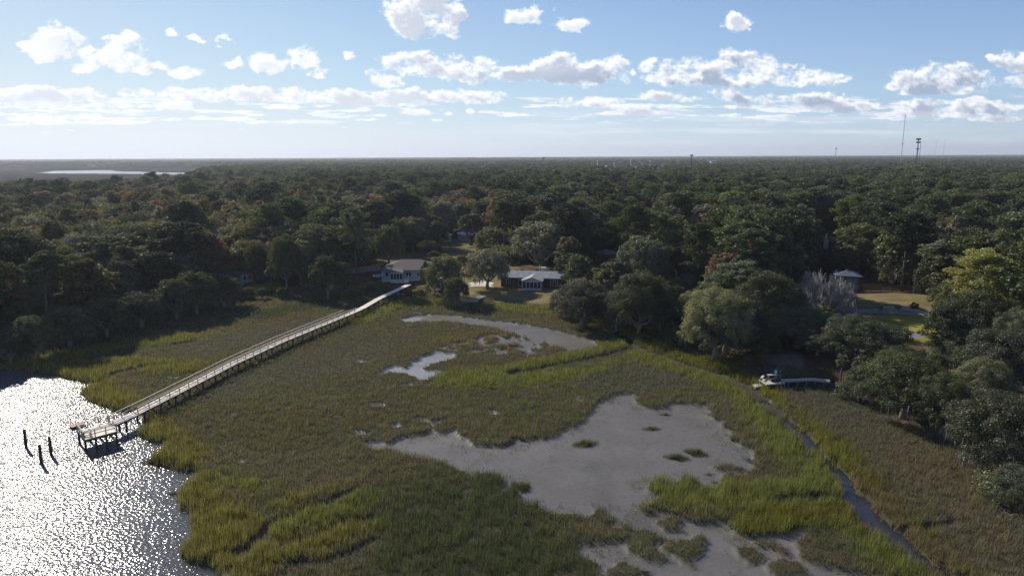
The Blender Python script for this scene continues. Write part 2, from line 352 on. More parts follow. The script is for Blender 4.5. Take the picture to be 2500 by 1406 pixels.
# narrow muddy channels with no grass (dark lines in the marsh): polyline, half width
chan = [(GL([(1915,1030),(1860,975),(1800,935),(1740,912),(1690,900),(1640,882),(1590,865),(1550,850),(1500,812),(1470,800)]), .75),
        (GL([(1255,915),(1300,902),(1360,893),(1420,880),(1480,868),(1540,852)]), .45), (GL([(1248,917),(1262,908)]), .8),
        (GL([(620,1335),(640,1305),(665,1280),(700,1266),(740,1247),(800,1225),(860,1198)]), .42),
        (GL([(690,1340),(740,1320),(800,1295),(860,1272),(905,1268)]), .4), (GL([(560,1360),(600,1345)]), .5),
        (GL([(700,1385),(780,1375),(850,1352),(905,1322)]), .35), (GL([(1880,1225),(1940,1218),(2000,1215),(2055,1222)]), .45),
        (GL([(560,1270),(600,1268)]), .35), (GL([(1850,1130),(1830,1120)]), .3), (GL([(2245,1010),(2200,985)]), .3),
        (GL([(100,905),(170,880),(240,872)]), .4), (GL([(240,938),(300,905),(350,900)]), .5), (GL([(330,905),(345,895),(400,893)]), .4),
        (GL([(870,742),(1000,760),(1040,768)]), .5), (GL([(430,840),(470,836)]), .6), (GL([(2130,1300),(2230,1290),(2330,1275)]), .35)]
# colour strokes: polyline, half width m, colour, height m
BR = (.178, .19, .058); YG = (.19, .178, .058); OR = (.175, .14, .07); TN = (.152, .14, .095); GY = (.135, .13, .10); DG = (.085, .10, .052)
strokes = [(GL([(60,900),(130,912),(230,925),(205,965),(270,990)]), 4, YG, 1.25), (GL([(360,1030),(400,1075),(460,1130),(510,1160),(470,1220),(490,1280),(500,1350),(580,1400)]), 3.2, YG, 1.3),
  (GL([(690,1235),(760,1208),(830,1180),(875,1162)]), 1.5, YG, 1.2), (GL([(640,1325),(720,1285),(800,1258),(880,1232)]), 2.5, BR, 1.2), (GL([(580,1395),(700,1355),(800,1325),(900,1290)]), 2.4, YG, 1.2),
  (GL([(540,1260),(600,1300),(560,1360)]), 3, YG, 1.2),
  (GL([(1250,905),(1300,893),(1400,873),(1500,848),(1548,838)]), 2.2, BR, 1.2), (GL([(1545,838),(1500,808),(1450,788),(1400,772),(1300,762),(1200,752),(1090,742),(1000,738),(920,762),(885,785)]), 3.0, BR, 1.1),
  (GL([(1120,930),(1300,928),(1450,912),(1600,892),(1700,930)]), 4.5, BR, .95), (GL([(1120,910),(1200,905)]), 2.5, BR, .8),
  (GL([(1580,870),(1680,910),(1800,955),(1880,1025),(1950,1105),(2030,1190),(2080,1260),(2200,1360),(2290,1420)]), 3.6, BR, 1.15),
  (GL([(1600,850),(1750,895),(1850,945),(1960,1025),(2050,1120),(2150,1240),(2300,1350),(2400,1420)]), 2.6, (.165,.165,.035), 1.25),
  (GL([(1600,1190),(1700,1212),(1850,1225),(2040,1200)]), 4, BR, 1.2), (GL([(1810,1290),(1950,1262),(2080,1262)]), 2.6, (.16,.16,.035), 1.2),
  (GL([(100,878),(250,855),(400,832),(540,826)]), 3.5, BR, 1.0), (GL([(140,895),(300,890),(450,900)]), 4, YG, 1.0), (GL([(640,770),(780,740),(900,735)]), 4, DG, .9),
  (GL([(640,1105),(700,1086)]), .9, BR, 1.0), (GL([(560,1170),(640,1190)]), 2, BR, .9), (GL([(2080,1180),(2180,1300),(2300,1400)]), 2.2, OR, 1.1),
  (GL([(600,1120),(700,1125),(800,1160)]), 5, TN, .6), (GL([(520,1020),(650,1040),(700,1060)]), 6, (.135,.122,.07), .7), (GL([(1090,838),(1180,828),(1270,845)]), 3.5, OR, .8),
  (GL([(2080,1000),(2200,1060),(2350,1130),(2480,1250)]), 9, TN, .6), (GL([(2250,1150),(2400,1250),(2500,1350)]), 7, (.16,.138,.09), .65), (GL([(1980,965),(2100,1010)]), 4, GY, .6),
  (GL([(500,850),(600,830),(720,800)]), 6, GY, .5), (GL([(560,940),(760,900),(900,850)]), 7, GY, .5), (GL([(1300,1180),(1100,1250),(1200,1380)]), 9, DG, .9), (GL([(1650,790),(1560,820),(1700,880)]), 1, BR, .9),
  (GL([(1700,850),(1830,900)]), 2.5, (.15,.115,.05), .9), (GL([(1450,940),(1620,930),(1560,910)]), 5, GY, .6)]
RX0, RX1, RY0, RY1, RS = -170., 150., 12., 250., .4
gx = np.arange(RX0, RX1, RS); gy = np.arange(RY0, RY1, RS); GX_, GY_ = np.meshgrid(gx, gy)
def fields(x, y, fine=True):
    """height, albedo, wetness, grass height, grass amount and colour at ground points"""
    jx = (fbm(x/1.6, y/1.6, 4, 101)-.5)*1.5 if fine else 0; jy = (fbm(x/1.6, y/1.6, 4, 202)-.5)*1.5 if fine else 0
    jx2 = (fbm(x/7, y/7, 3, 111)-.5)*3 if fine else 0
    xw, yw = x+jx, y+jy
    up = inpoly(x+jx2*.6, y+jx2*.6, upland); du = dline(x, y, tl)*np.where(up, 1, -1)
    river = inpoly(xw, yw, shore); dr = dline(xw, yw, shore, True)*np.where(river, 1, -1)
    px, py = PX(xw, yw, .2); infr = (y > 14)
    mud = inpoly(px, py, mud1) & infr
    isl = np.zeros(x.shape, bool)
    for q in islands: isl |= inpoly(px, py, q)
    mud &= ~isl
    mud |= inpoly(px, py, mud_up)
    pn = fbm(x/2.2, y/2.2, 4, 77)
    mud |= inpoly(px, py, patchy) & (pn > .53)
    mud |= (fbm(x/2.5, y/2.5, 4, 88) > .79) & ~up
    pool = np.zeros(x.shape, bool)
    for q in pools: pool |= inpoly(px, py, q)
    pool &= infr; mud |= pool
    ck = inpoly(px, py, creek) & infr
    dk = dline(xw, yw, GL(creek, 0), True)*np.where(ck, 1, -1)+.25
    far = y > 700
    fx_, fy_ = PX(x, y, 0.)
    farmarsh = inpoly(fx_, fy_, [(-900,492),(300,480),(470,470),(500,440),(560,428),(650,415),(500,411),(-900,414)]) & far
    friv = inpoly(fx_, fy_, [(105,422),(150,417.5),(250,416),(300,419.5),(480,423.5),(530,425.5),(530,428.5),(480,427.5),(300,424.5),(140,424)]) & far
    z = np.where(up, .45+1.5*sst(-.5, 9, du)+.35*(fbm(x/30, y/30, 3, 5)-.5), .42+(fbm(x/9, y/9, 3, 6)-.5)*.12)
    z = np.where(mud & ~up, .13+(fbm(x/6, y/6, 3, 8)-.5)*.10, z)
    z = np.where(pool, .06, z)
    cm = np.zeros(x.shape)
    for pl, w in chan:
        d = dline(xw, yw, pl)+(pn-.5)*.6; w = w*1.35; cm = np.maximum(cm, 1-sst(w*.55, w*1.25, d))
    cm = np.where(up, 0, cm); z = z-cm*.33
    z = np.where(~up | (dr > -3), np.minimum(z, .45-(dr+.4)*.9), z); z = np.minimum(z, .42-(dk+.2)*2.)
    z = np.where(farmarsh, .5, z); z = np.where(friv, -2., z)
    z = np.maximum(z, -2.5)
    # grass
    gc = np.zeros(x.shape+(3,)); big = fbm(x/14, y/14, 4, 301)[..., None]; b2 = fbm(x/5, y/5, 4, 302)[..., None]
    basec = np.array((.132, .121, .074)); gc[:] = basec*(1-sst(.4, .65, big))+np.array((.152, .138, .09))*sst(.4, .65, big)
    gc = gc*(1-.6*sst(.52, .72, b2))+np.array((.125, .14, .058))*.6*sst(.52, .72, b2)
    gh = .62+.5*(big[..., 0]-.5)
    for pl, w, c, h in strokes:
        a = 1-sst(w*.5, w*1.35, dline(xw+jx2*.6, yw, pl)+(b2[..., 0]-.5)*w*.9); gc = gc*(1-a[..., None])+np.array(c)*a[..., None]; gh = gh*(1-a)+h*a
    ga = np.where(mud | (cm > .35) | (z < -.12) | (up & (du > 4)) | friv, 0., 1.)
    ga = np.where(isl, ga*.8, ga); gh = np.where(isl, gh*.75, gh)
    dm = dline(x, y, GL(mud1)); thin = mud & ~pool & ~up & (fbm(x/1.3, y/1.3, 3, 606) > .52) & (dm < 3.2)
    ga = np.where(thin, .32*(1-dm/3.4), ga); gh = np.where(thin, gh*.7, gh)
    edge = (z < .3) & (z > -.1) & ~mud & (cm < .3)
    ga = np.where(edge, np.maximum(ga, .8), ga)
    # albedo of bare ground
    al = np.zeros(x.shape+(3,)); n = fbm(x/3, y/3, 5, 401)[..., None]; n2 = fbm(x/.9, y/.9, 3, 402)[..., None]
    al[:] = np.array((.120, .110, .099))*(.85+.3*n)
    streak = (1-sst(.2, 1.7, dline(xw, yw, GL([(1440,1130),(1475,1180),(1490,1225),(1540,1260),(1600,1290)]))+(n2[..., 0]-.5)*2.2))*.16
    al *= 1-streak[..., None]; al = np.where(pool[..., None], np.array((.21, .21, .22))*(.9+.2*n), al)  # pools are pale wet mud, with sky glare painted into the colour
    al = al*(1+.35*(fbm(x/7, y/3.5, 5, 405)[..., None]-.5))
    rill = (1-sst(0., .011, np.abs(fbm(x/10, y/7, 4, 707)-.5)))[..., None]; al *= 1-.22*rill
    mar = ~up & ~mud
    al = np.where(mar[..., None], np.array((.06, .055, .035))*(.7+.6*n), al)
    litter = np.array((.115, .085, .055))*(.6+.8*n); al = np.where(up[..., None], litter, al)
    al = np.where(cm[..., None] > .4, np.array((.04, .034, .026)), al)
    ux, uy = PX(xw, yw, 2.)
    for poly, c in lawns:
        k = inpoly(ux, uy, poly) & up; al = np.where(k[..., None], np.array(c)*(.65+.7*n), al)
    al = np.where(farmarsh[..., None], np.array((.04, .034, .026)), al)
    wet = np.where(mud & ~up, .85, np.where(mar, .12, 0.)); wet = np.where(cm > .4, .35, wet); wet = np.where(y > 600, 0., wet)
    return dict(z=z, al=al, wet=wet, ga=ga, gh=gh, gc=gc, up=up, du=du, cm=cm, mud=mud, river=river, fm=farmarsh | friv)
SAND = (.36, .29, .20); LAWN = (.17, .17, .045); TLAWN = (.18, .15, .075); ROAD = (.22, .21, .205); GOLD = (.25, .22, .05)
lawns = [([(585,705),(625,688),(680,688),(700,705),(690,716),(600,722)], LAWN), ([(690,700),(760,690),(860,690),(900,700),(850,712),(700,714)], (.22,.16,.11)),
  ([(860,690),(935,680),(1000,690),(1060,690),(1095,702),(1060,714),(990,700),(900,716)], TLAWN), ([(1060,660),(1220,640),(1380,690),(1360,735),(1230,735),(1130,715)], TLAWN),
  ([(1145,690),(1170,683),(1205,690),(1200,699),(1150,699)], (.62,.58,.5)), ([(1090,690),(1115,683),(1120,692),(1095,696)], (.6,.58,.52)),
  ([(1060,582),(1165,580),(1160,665),(1098,668),(1085,620)], TLAWN), ([(790,625),(1000,612),(1010,640),(850,650)], (.15,.115,.07)),
  ([(2040,712),(2290,712),(2290,757),(2060,757)], TLAWN), ([(2060,752),(2290,757),(2290,768),(2060,763)], ROAD), ([(2060,765),(2300,770),(2300,840),(2080,835)], GOLD),
  ([(2090,790),(2160,798),(2260,812),(2250,826),(2160,815),(2090,802)], ROAD), ([(2130,752),(2230,745),(2250,757),(2140,758)], SAND), ([(2320,950),(2440,940),(2450,985),(2340,975)], (.3,.22,.16)),
  ([(480,655),(530,650),(560,680),(500,690)], (.2,.17,.08)), ([(1850,860),(1960,860),(1975,905),(1880,905)], (.16,.13,.10)), ([(1500,570),(1640,575),(1640,640),(1500,630)], (.14,.1,.08)), ([(1640,640),(1720,640),(1720,668),(1640,668)], (.2,.16,.1)),
  ([(240,700),(330,700),(330,720),(240,720)], (.45,.38,.3)), ([(2050,575),(2110,575),(2110,592),(2050,590)], TLAWN), ([(2260,585),(2300,585),(2300,612),(2250,612)], TLAWN),
  ([(1460,412),(1700,414),(1700,422),(1450,421)], (.35, .34, .2))]
# terrain sheet: fine where the photo looks closely, coarser to the horizon
def axis(a, b, s, lo, hi, g):
    m_ = list(np.arange(a, b, s)); st = s; v = m_[-1]
    while v < hi: st *= g; v += st; m_.append(v)
    st = s; v = a; pre = []
    while v > lo: st *= g; v -= st; pre.append(v)
    return np.array(pre[::-1]+m_)
ax = axis(-125, 125, .45, -14000, 14000, 1.035); ay = axis(30, 215, .45, -600, 16000, 1.022)
TX, TY = np.meshgrid(ax, ay); FT = fields(TX, TY)
ny_, nx_ = TX.shape
tv = np.stack([TX, TY, FT['z']], -1).reshape(-1, 3)
ii = np.arange(nx_*ny_).reshape(ny_, nx_)
tf = np.stack([ii[:-1, :-1], ii[:-1, 1:], ii[1:, 1:], ii[1:, :-1]], -1).reshape(-1, 4)
MT = bpy.data.materials.new('ground'); MT.use_nodes = True; q = NT(MT.node_tree)
at = q.n('ShaderNodeAttribute', attribute_name='col'); aw = q.n('ShaderNodeAttribute', attribute_name='wet'); tc = q.n('ShaderNodeTexCoord')
nz = q.noise(2.2, 8, .7, tc.outputs['Object']); nzb = q.noise(.35, 5, .6, tc.outputs['Object'])
cfac = q.math('MULTIPLY_ADD', nz, .7, .65)
sepw = q.n('ShaderNodeSeparateColor', i_0=aw.outputs['Color'])
vor = q.n('ShaderNodeTexVoronoi', i_Scale=1.15); q.set(vor.inputs['Vector'], tc.outputs['Object'])
spot = q.math('MULTIPLY', q.math('LESS_THAN', vor.outputs['Distance'], .13), q.math('GREATER_THAN', nzb, .47))
spot = q.math('MULTIPLY', spot, q.math('GREATER_THAN', sepw.outputs[0], .8))
cfac = q.math('SUBTRACT', cfac, q.math('MULTIPLY', spot, .5))
hs = q.n('ShaderNodeHueSaturation', i_Value=cfac, i_Color=at.outputs['Color'])
b = q.n('ShaderNodeBsdfPrincipled', i_Base_Color=hs.outputs[0]); b.inputs['IOR'].default_value = 1.38
q.set(b.inputs['Roughness'], q.math('MULTIPLY_ADD', sepw.outputs[0], -.62, q.math('MULTIPLY_ADD', nzb, .3, .85)))
q.set(b.inputs['Specular IOR Level'], q.math('MULTIPLY', sepw.outputs[0], .55))
bp = q.n('ShaderNodeBump', i_Strength=.35, i_Distance=.05, i_Height=q.math('SUBTRACT', nz, q.math('MULTIPLY', spot, .8))); q.set(b.inputs['Normal'], bp.outputs[0])
q.n('ShaderNodeOutputMaterial', i_0=b.outputs[0])
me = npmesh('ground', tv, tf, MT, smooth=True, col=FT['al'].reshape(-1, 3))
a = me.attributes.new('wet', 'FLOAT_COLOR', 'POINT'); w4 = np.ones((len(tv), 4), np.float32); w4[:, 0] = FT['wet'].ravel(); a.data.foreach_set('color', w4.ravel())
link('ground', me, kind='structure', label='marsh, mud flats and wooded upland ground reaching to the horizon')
def gz(x, y):
    r = fields(np.array([float(x)]), np.array([float(y)])); return float(r['z'][0])
# ------------------------------------------------------------------ water
MW = bpy.data.materials.new('water'); MW.use_nodes = True; q = NT(MW.node_tree)
tc = q.n('ShaderNodeTexCoord'); mp = q.n('ShaderNodeMapping'); q.set(mp.inputs[0], tc.outputs['Object']); mp.inputs['Scale'].default_value = (1, 1.5, 1); mp.inputs['Rotation'].default_value = (0, 0, .5)
n1 = q.noise(2.8, 1, .5, mp.outputs[0]); n2 = q.noise(6., 0, .5, mp.outputs[0]); n3 = q.noise(.25, 3, .5, mp.outputs[0])
# creek, pools and lee of the marsh are calm: ripples grow towards the open river
spx = q.n('ShaderNodeSeparateXYZ'); q.set(spx.inputs[0], tc.outputs['Object'])
side = q.math('ADD', spx.outputs[0], q.math('MULTIPLY', spx.outputs[1], .15))
op = q.n('ShaderNodeMapRange', i_0=side, i_1=6., i_2=-40., i_3=.05, i_4=1.)
op.clamp = True
hgt = q.math('ADD', q.math('MULTIPLY', n1, .75), q.math('MULTIPLY', n2, .12))
hgt = q.math('MULTIPLY', hgt, q.math('MULTIPLY_ADD', n3, .9, .55))
bp = q.n('ShaderNodeBump', i_Distance=.14, i_Height=hgt); q.set(bp.inputs['Strength'], op.outputs[0])
b = q.n('ShaderNodeBsdfPrincipled', i_Base_Color=(.075, .075, .077, 1), i_Roughness=.165, i_IOR=1.33); q.set(b.inputs['Normal'], bp.outputs[0])
q.set(b.inputs['Base Color'], q.mix(op.outputs[0], (.02, .022, .026, 1), (.085, .085, .087, 1))); q.set(b.inputs['Roughness'], q.math('MULTIPLY_ADD', op.outputs[0], .145, .045))
q.n('ShaderNodeOutputMaterial', i_0=b.outputs[0])
wm = npmesh('water', [(-14000, -600, 0), (14000, -600, 0), (14000, 9000, 0), (-14000, 9000, 0)], [(0, 1, 2, 3)], MW)
link('river_water', wm, kind='structure', label='tidal river, creek and pools')
# ------------------------------------------------------------------ marsh grass (one mass of blades)
rng = np.random.default_rng(11)
MG = bpy.data.materials.new('cordgrass'); MG.use_nodes = True; q = NT(MG.node_tree)
at = q.n('ShaderNodeAttribute', attribute_name='col')
d = q.n('ShaderNodeBsdfDiffuse', i_0=at.outputs[0]); tr = q.n('ShaderNodeBsdfTranslucent', i_0=q.mix(1., at.outputs[0], (1.12, 1.08, .72, 1), 'MULTIPLY'))
mx = q.n('ShaderNodeMixShader', i_0=.36); q.set(mx.inputs[1], d.outputs[0]); q.set(mx.inputs[2], tr.outputs[0])
g = q.n('ShaderNodeBsdfGlossy', i_Roughness=.5); g.inputs[0].default_value = (.6, .6, .55, 1)
m2 = q.n('ShaderNodeMixShader', i_0=.035); q.set(m2.inputs[1], mx.outputs[0]); q.set(m2.inputs[2], g.outputs[0]); q.n('ShaderNodeOutputMaterial', i_0=m2.outputs[0])
def blades(x, y, z, h, w, c, rng, lean=.35):
    n = len(x); a = rng.uniform(0, 2*np.pi, n); tx, ty = np.cos(a), np.sin(a)
    la = rng.uniform(0, 2*np.pi, n); lx = lean*h*(np.cos(la)*.6+.35)*rng.uniform(.3, 1.2, n); ly = lean*h*(np.sin(la)*.6-.3)*rng.uniform(.3, 1.2, n)
    V_ = np.empty((n, 3, 3), np.float32)
    V_[:, 0] = np.stack([x-tx*w/2, y-ty*w/2, z-.05], 1); V_[:, 1] = np.stack([x+tx*w/2, y+ty*w/2, z-.05], 1)
    V_[:, 2] = np.stack([x+lx, y+ly, z+h], 1)
    cc_ = np.repeat(c[:, None, :], 3, 1)
    return V_.reshape(-1, 3), np.arange(n*3).reshape(n, 3), cc_.reshape(-1, 3)
FR = fields(GX_, GY_)
def samp(name, x, y):
    i = np.clip(((y-RY0)/RS).round().astype(int), 0, FR['z'].shape[0]-1); j = np.clip(((x-RX0)/RS).round().astype(int), 0, FR['z'].shape[1]-1)
    return FR[name][i, j]
N = 7000000
cx_ = rng.uniform(RX0, RX1, N); cy_ = RY0+(RY1-RY0)*rng.uniform(0, 1, N)
dist = np.hypot(cx_, cy_); an = np.abs(np.degrees(np.arctan2(cx_, cy_)))
cl_ = fbm(cx_/.9, cy_/.9, 3, 501)                 # tussocks
keep = (an < 46) & (dist > 16) & (rng.uniform(0, 1, N) < np.clip((78/dist)**1.8, .12, 1)) & (samp('ga', cx_, cy_) > rng.uniform(0, 1, N)) & (cl_ > rng.uniform(.05, .5, N))
x, y, dist = cx_[keep], cy_[keep], dist[keep]; cl_ = cl_[keep]
z = samp('z', x, y); gh = samp('gh', x, y); gc = samp('gc', x, y)
h = gh*(.45+.8*cl_)*rng.uniform(.55, 1.15, len(x)); w = .042*np.clip(dist/75, 1, 3)*rng.uniform(.7, 1.5, len(x))
gc = gc*(rng.uniform(.5, 1.5, len(x))*(.84+.62*cl_))[:, None]*(np.array([1, 1, 1])+rng.normal(0, .07, (len(x), 3)))
V_, Fc, cc_ = blades(x, y, z, h, w, np.clip(gc, .01, .6), rng)
print('grass blades', len(x))
link('marsh_grass', npmesh('marsh_grass', V_, Fc, MG, col=cc_), kind='stuff', label='green and brown cordgrass covering the tidal marsh', category='marsh grass') if False else tag(link('marsh_grass', npmesh('marsh_grass', V_, Fc, MG, col=cc_)), 'green and brown cordgrass covering the tidal marsh', 'marsh grass', kind='stuff')
# separate tussocks standing out on the mud and in the water
tufts = [(1428,1084,1.5,.8,'largest lone grass tussock in the middle of the grey mudflat'), (1590,1047,1.1,.6,'small grass tussock on the upper part of the mudflat'), (1624,1012,.8,.5,'topmost tiny grass tussock near the upper mudflat edge'),
         (1650,1117,1.3,.8,'left one of two neighbouring grass tussocks on the right mudflat'), (1697,1106,1.5,.8,'right one of two neighbouring grass tussocks on the right mudflat'), (1267,1190,1.5,.9,'grass tussock beside the lower left edge of the mudflat'),
         (1240,1080,.9,.7,'low grass tussock touching the marsh at the upper left mudflat'), (1730,1158,.6,.4,'sparse grass tussock close to the right mudflat edge'), (388,1124,1.5,1.1,'brownish grass tussock in the river beside the marsh bank'), (422,1202,.7,.5,'thin grass tussock standing in the river off the marsh edge'),
         (1745,1178,.5,.4,'tiny sparse grass tussock just above the long grass spit')]
for i, (px, py, r_, hh, lb) in enumerate(tufts):
    g = G(px, py, .15); n = int(420*r_*r_+60); a = rng.uniform(0, 6.283, n); rr = r_*np.sqrt(rng.uniform(0, 1, n))*(1+.5*np.sin(a*2+i))*.75
    x = rr*np.cos(a)*1.3; y = rr*np.sin(a)*.8; hh_ = hh*(1-.5*(rr/r_)**2)*rng.uniform(.5, 1.1, n)
    c = np.array((.12, .125, .055))*rng.uniform(.6, 1.4, n)[:, None]
    if 'brown' in lb: c = c*np.array((1.35, 1., .8))
    V_, Fc, cc_ = blades(x, y, np.zeros(n)-.1, hh_, .05*np.ones(n), c, rng, .6)
    o = link('grass_tussock', npmesh('grass_tussock', V_, Fc, MG, col=cc_)); o.location = (g[0], g[1], .12 if px > 500 else -.05)
    tag(o, lb, 'grass tussock', 'lone grass tussocks on mud and water')
# ------------------------------------------------------------------ trees
def leafquads(c, nrm, size, rng, flat=.5):
    n = len(c); r_ = rng.normal(size=(n, 3)); nn = nrm*flat*1.9+r_*.5; nn /= np.linalg.norm(nn, axis=1)[:, None]
    a = rng.normal(size=(n, 3)); tdir = np.cross(nn, a); tdir /= np.linalg.norm(tdir, axis=1)[:, None]+1e-9; bdir = np.cross(nn, tdir)
    s = size*rng.uniform(.6, 1.4, n)[:, None]
    V_ = np.stack([c+tdir*s, c+bdir*s*.55, c-tdir*s*.9, c-bdir*s*.55], 1)
    return V_.reshape(-1, 3), np.arange(n*4).reshape(n, 4)
def sph(rng, n, up=0.):
    v = rng.normal(size=(n, 3)); v /= np.linalg.norm(v, axis=1)[:, None]
    v[:, 2] += up; return v/np.linalg.norm(v, axis=1)[:, None]
def crown_pts(rng, lobes, nleaf, sub=14, subr=.42, squash=.75):
    """leaf positions on knobbly lobes: lobes -> smaller clumps -> leaves"""
    C_, N_ = [], []
    tot = sum(l[3]**2 for l in lobes)
    for lx, ly, lz, lr in lobes:
        k = max(8, int(nleaf*lr*lr/tot)); d = sph(rng, sub, .35); sc_ = np.array([lx, ly, lz])+d*lr*rng.uniform(.55, .95, sub)[:, None]*np.array([1, 1, squash])
        which = rng.integers(0, sub, k); e = sph(rng, k, .25); rr = lr*subr*rng.uniform(.55, 1.1, k)[:, None]
        C_.append(sc_[which]+e*rr*np.array([1, 1, .7])); N_.append(e+d[which]*.6)
    C_ = np.concatenate(C_); N_ = np.concatenate(N_); N_ /= np.linalg.norm(N_, axis=1)[:, None]
    return C_, N_
def limb(mb, a, b_, r0_, r1_, rng, k=5, sag=.12, seg=5, mi=0):
    a = np.array(a, float); b_ = np.array(b_, float); L = np.linalg.norm(b_-a); off = rng.normal(size=3)*L*.07; pts = []
    for i in range(seg+1):
        s_ = i/seg; pts.append(a*(1-s_)+b_*s_+off*math.sin(math.pi*s_)+np.array([0, 0, -L*sag*math.sin(math.pi*s_)]))
    mb.tube(pts, [r0_+(r1_-r0_)*(i/seg)**.7 for i in range(seg+1)], k, mi, cap=False); return pts
def proto_oak(seed, Hh=14., Wd=17., nleaf=9000, lsize=.33, moss=500, nl=26, tall=False):
    rng = np.random.default_rng(seed); lobes = []
    zc = Hh*(.42 if not tall else .5); ga_ = math.pi*(3-5**.5)
    for i in range(nl):
        s_ = (i+.5)/nl; zz = 1-1.25*s_; rad = math.sqrt(max(0, 1-zz*zz)) if zz > 0 else 1+.15*zz
        a = i*ga_+rng.uniform(-.3, .3); q_ = rng.uniform(.72, 1.02)
        lr = Wd*rng.uniform(.105, .165)*(1.1 if zz > .2 else .85)
        lobes.append((math.cos(a)*rad*(Wd/2-lr)*q_*1.08, math.sin(a)*rad*(Wd/2-lr)*q_*1.08, zc+max(zz, -.35)*(Hh-zc-lr*.75)*rng.uniform(.85, 1.05), lr))
    C_, N_ = crown_pts(rng, lobes, nleaf); lv, lf = leafquads(C_, N_, lsize, rng)
    mb = MB(); fork = Hh*.2; mb.tube([(0, 0, -.5), (0, 0, fork*.5), (rng.normal()*.3, rng.normal()*.3, fork)], [.75, .52, .5], 7)
    ends = []
    for k in range(6):
        a = k/6*6.283+rng.uniform(-.3, .3); e = np.array([math.cos(a)*Wd*.24, math.sin(a)*Wd*.24, Hh*rng.uniform(.42, .6)]); limb(mb, (0, 0, fork*.9), e, .34, .16, rng); ends.append(e)
    for l in lobes:
        p = np.array(l[:3]); e = min(ends, key=lambda t_: np.linalg.norm(t_-p)); limb(mb, e, p, .14, .04, rng, 4, -.05, 3)
    mv = None
    if moss:
        low = [l for l in lobes if l[2] < Hh*.8]; k = rng.integers(0, len(low), moss); L_ = np.array(low)[k]
        a = rng.uniform(0, 6.283, moss); r_ = L_[:, 3]*np.sqrt(rng.uniform(.1, 1, moss)); p = np.stack([L_[:, 0]+np.cos(a)*r_, L_[:, 1]+np.sin(a)*r_, L_[:, 2]-L_[:, 3]*.25], 1)
        ln = rng.uniform(.6, 2.3, moss); w_ = rng.uniform(.04, .11, moss); b2 = rng.uniform(0, 6.283, moss); tx = np.stack([np.cos(b2), np.sin(b2), 0*b2], 1)*w_[:, None]
        dn = np.stack([rng.normal(0, .08, moss), rng.normal(0, .08, moss), -ln], 1)
        mv = np.stack([p-tx, p+tx, p+tx*.7+dn*.6, p+dn], 1).reshape(-1, 3)
    return lv, lf, mb, mv, (Hh, Wd)
def proto_pine(seed, Hh=22., Wd=9., nleaf=9500, lsize=.27, low=.45):
    rng = np.random.default_rng(seed); mb = MB(); lean = rng.normal(0, .35, 2)
    top = lambda s_: np.array([lean[0]*s_**2*2, lean[1]*s_**2*2, Hh*.96*s_])
    mb.tube([top(s_)-(np.array([0, 0, .5]) if s_ == 0 else 0) for s_ in (0, .25, .5, .75, 1)], [.34, .28, .22, .15, .05], 6)
    lobes = []; nb = 34
    for i in range(nb):
        s_ = low+(1-low)*(i/nb)**.85; a = i*2.4+rng.uniform(-.4, .4); u0_ = (s_-low)/(1-low); prof = math.sqrt(max(.05, 1-(max(0, u0_-.35)/.66)**2))*(.55+.45*min(1, u0_/.35))
        L = Wd/2*prof*rng.uniform(.55, 1.05); st = top(s_); e = st+np.array([math.cos(a)*L, math.sin(a)*L, L*rng.uniform(.0, .35)-u0_*.06*L])
        limb(mb, st, e, .09, .03, rng, 4, .08, 3)
        for u_ in ((.95, .55) if L > 1.6 else (.9,)):
            p = st+(e-st)*u_+rng.normal(0, .25, 3); lobes.append((p[0], p[1], p[2], rng.uniform(.8, 1.35)*Wd/9))
    lobes.append((*top(1.), 1.0*Wd/9)); lobes.append((*(top(.96)+rng.normal(0, .3, 3)), 1.2*Wd/9))
    C_, N_ = crown_pts(rng, lobes, nleaf, 8, .5, .55); lv, lf = leafquads(C_, N_, lsize, rng, .25)
    return lv, lf, mb, None, (Hh, Wd)
def proto_bare(seed, Hh=11., Wd=13.):
    rng = np.random.default_rng(seed); mb = MB(); tips = []
    def rec(p, d, L, r_, dep):
        pts = [p]
        for i in range(3):
            d = d+rng.normal(0, .11, 3)+np.array([0, 0, .03]); d /= np.linalg.norm(d); pts.append(pts[-1]+d*L/3)
        mb.tube(pts, [r_, r_*.85, r_*.75, r_*.6], 5 if dep < 2 else 3, cap=False); tips.append((pts[1], dep)); tips.append((pts[2], dep)); tips.append((pts[-1], dep))
        if dep < 6:
            for k in range(3 if dep < 4 else 2):
                nd = d+rng.normal(0, .5, 3); rec(pts[-1] if k else pts[2], nd/np.linalg.norm(nd), L*rng.uniform(.58, .8), r_*.58, dep+1)
    for k in range(7):
        a = k*.9+rng.uniform(-.3, .3); e = rng.uniform(.5, 1.3); rec(np.array([0, 0, 1.2]), np.array([math.cos(a)*math.cos(e), math.sin(a)*math.cos(e), math.sin(e)]), Hh*.33, .17, 1)
    mb.tube([(0, 0, -.5), (0, 0, 1.4)], [.5, .4], 7)
    P_ = np.array([t_[0] for t_ in tips if t_[1] >= 2]); n = 3400; k = rng.integers(0, len(P_), n); p = P_[k]+rng.normal(0, .15, (n, 3)); k2 = p[:, 2] < Hh*.95; p = p[k2]; n = len(p); p[:, 2] = np.maximum(p[:, 2], 1.5)
    ln = rng.uniform(.3, 1.9, n); w_ = rng.uniform(.02, .055, n); b2 = rng.uniform(0, 6.283, n); tx = np.stack([np.cos(b2), np.sin(b2), 0*b2], 1)*w_[:, None]
    ln = np.minimum(ln, p[:, 2]); dn = np.stack([rng.normal(0, .06, n), rng.normal(0, .06, n), -ln], 1)
    return None, None, mb, np.stack([p-tx, p+tx, p+tx*.7+dn*.6, p+dn], 1).reshape(-1, 3), (Hh, Wd)
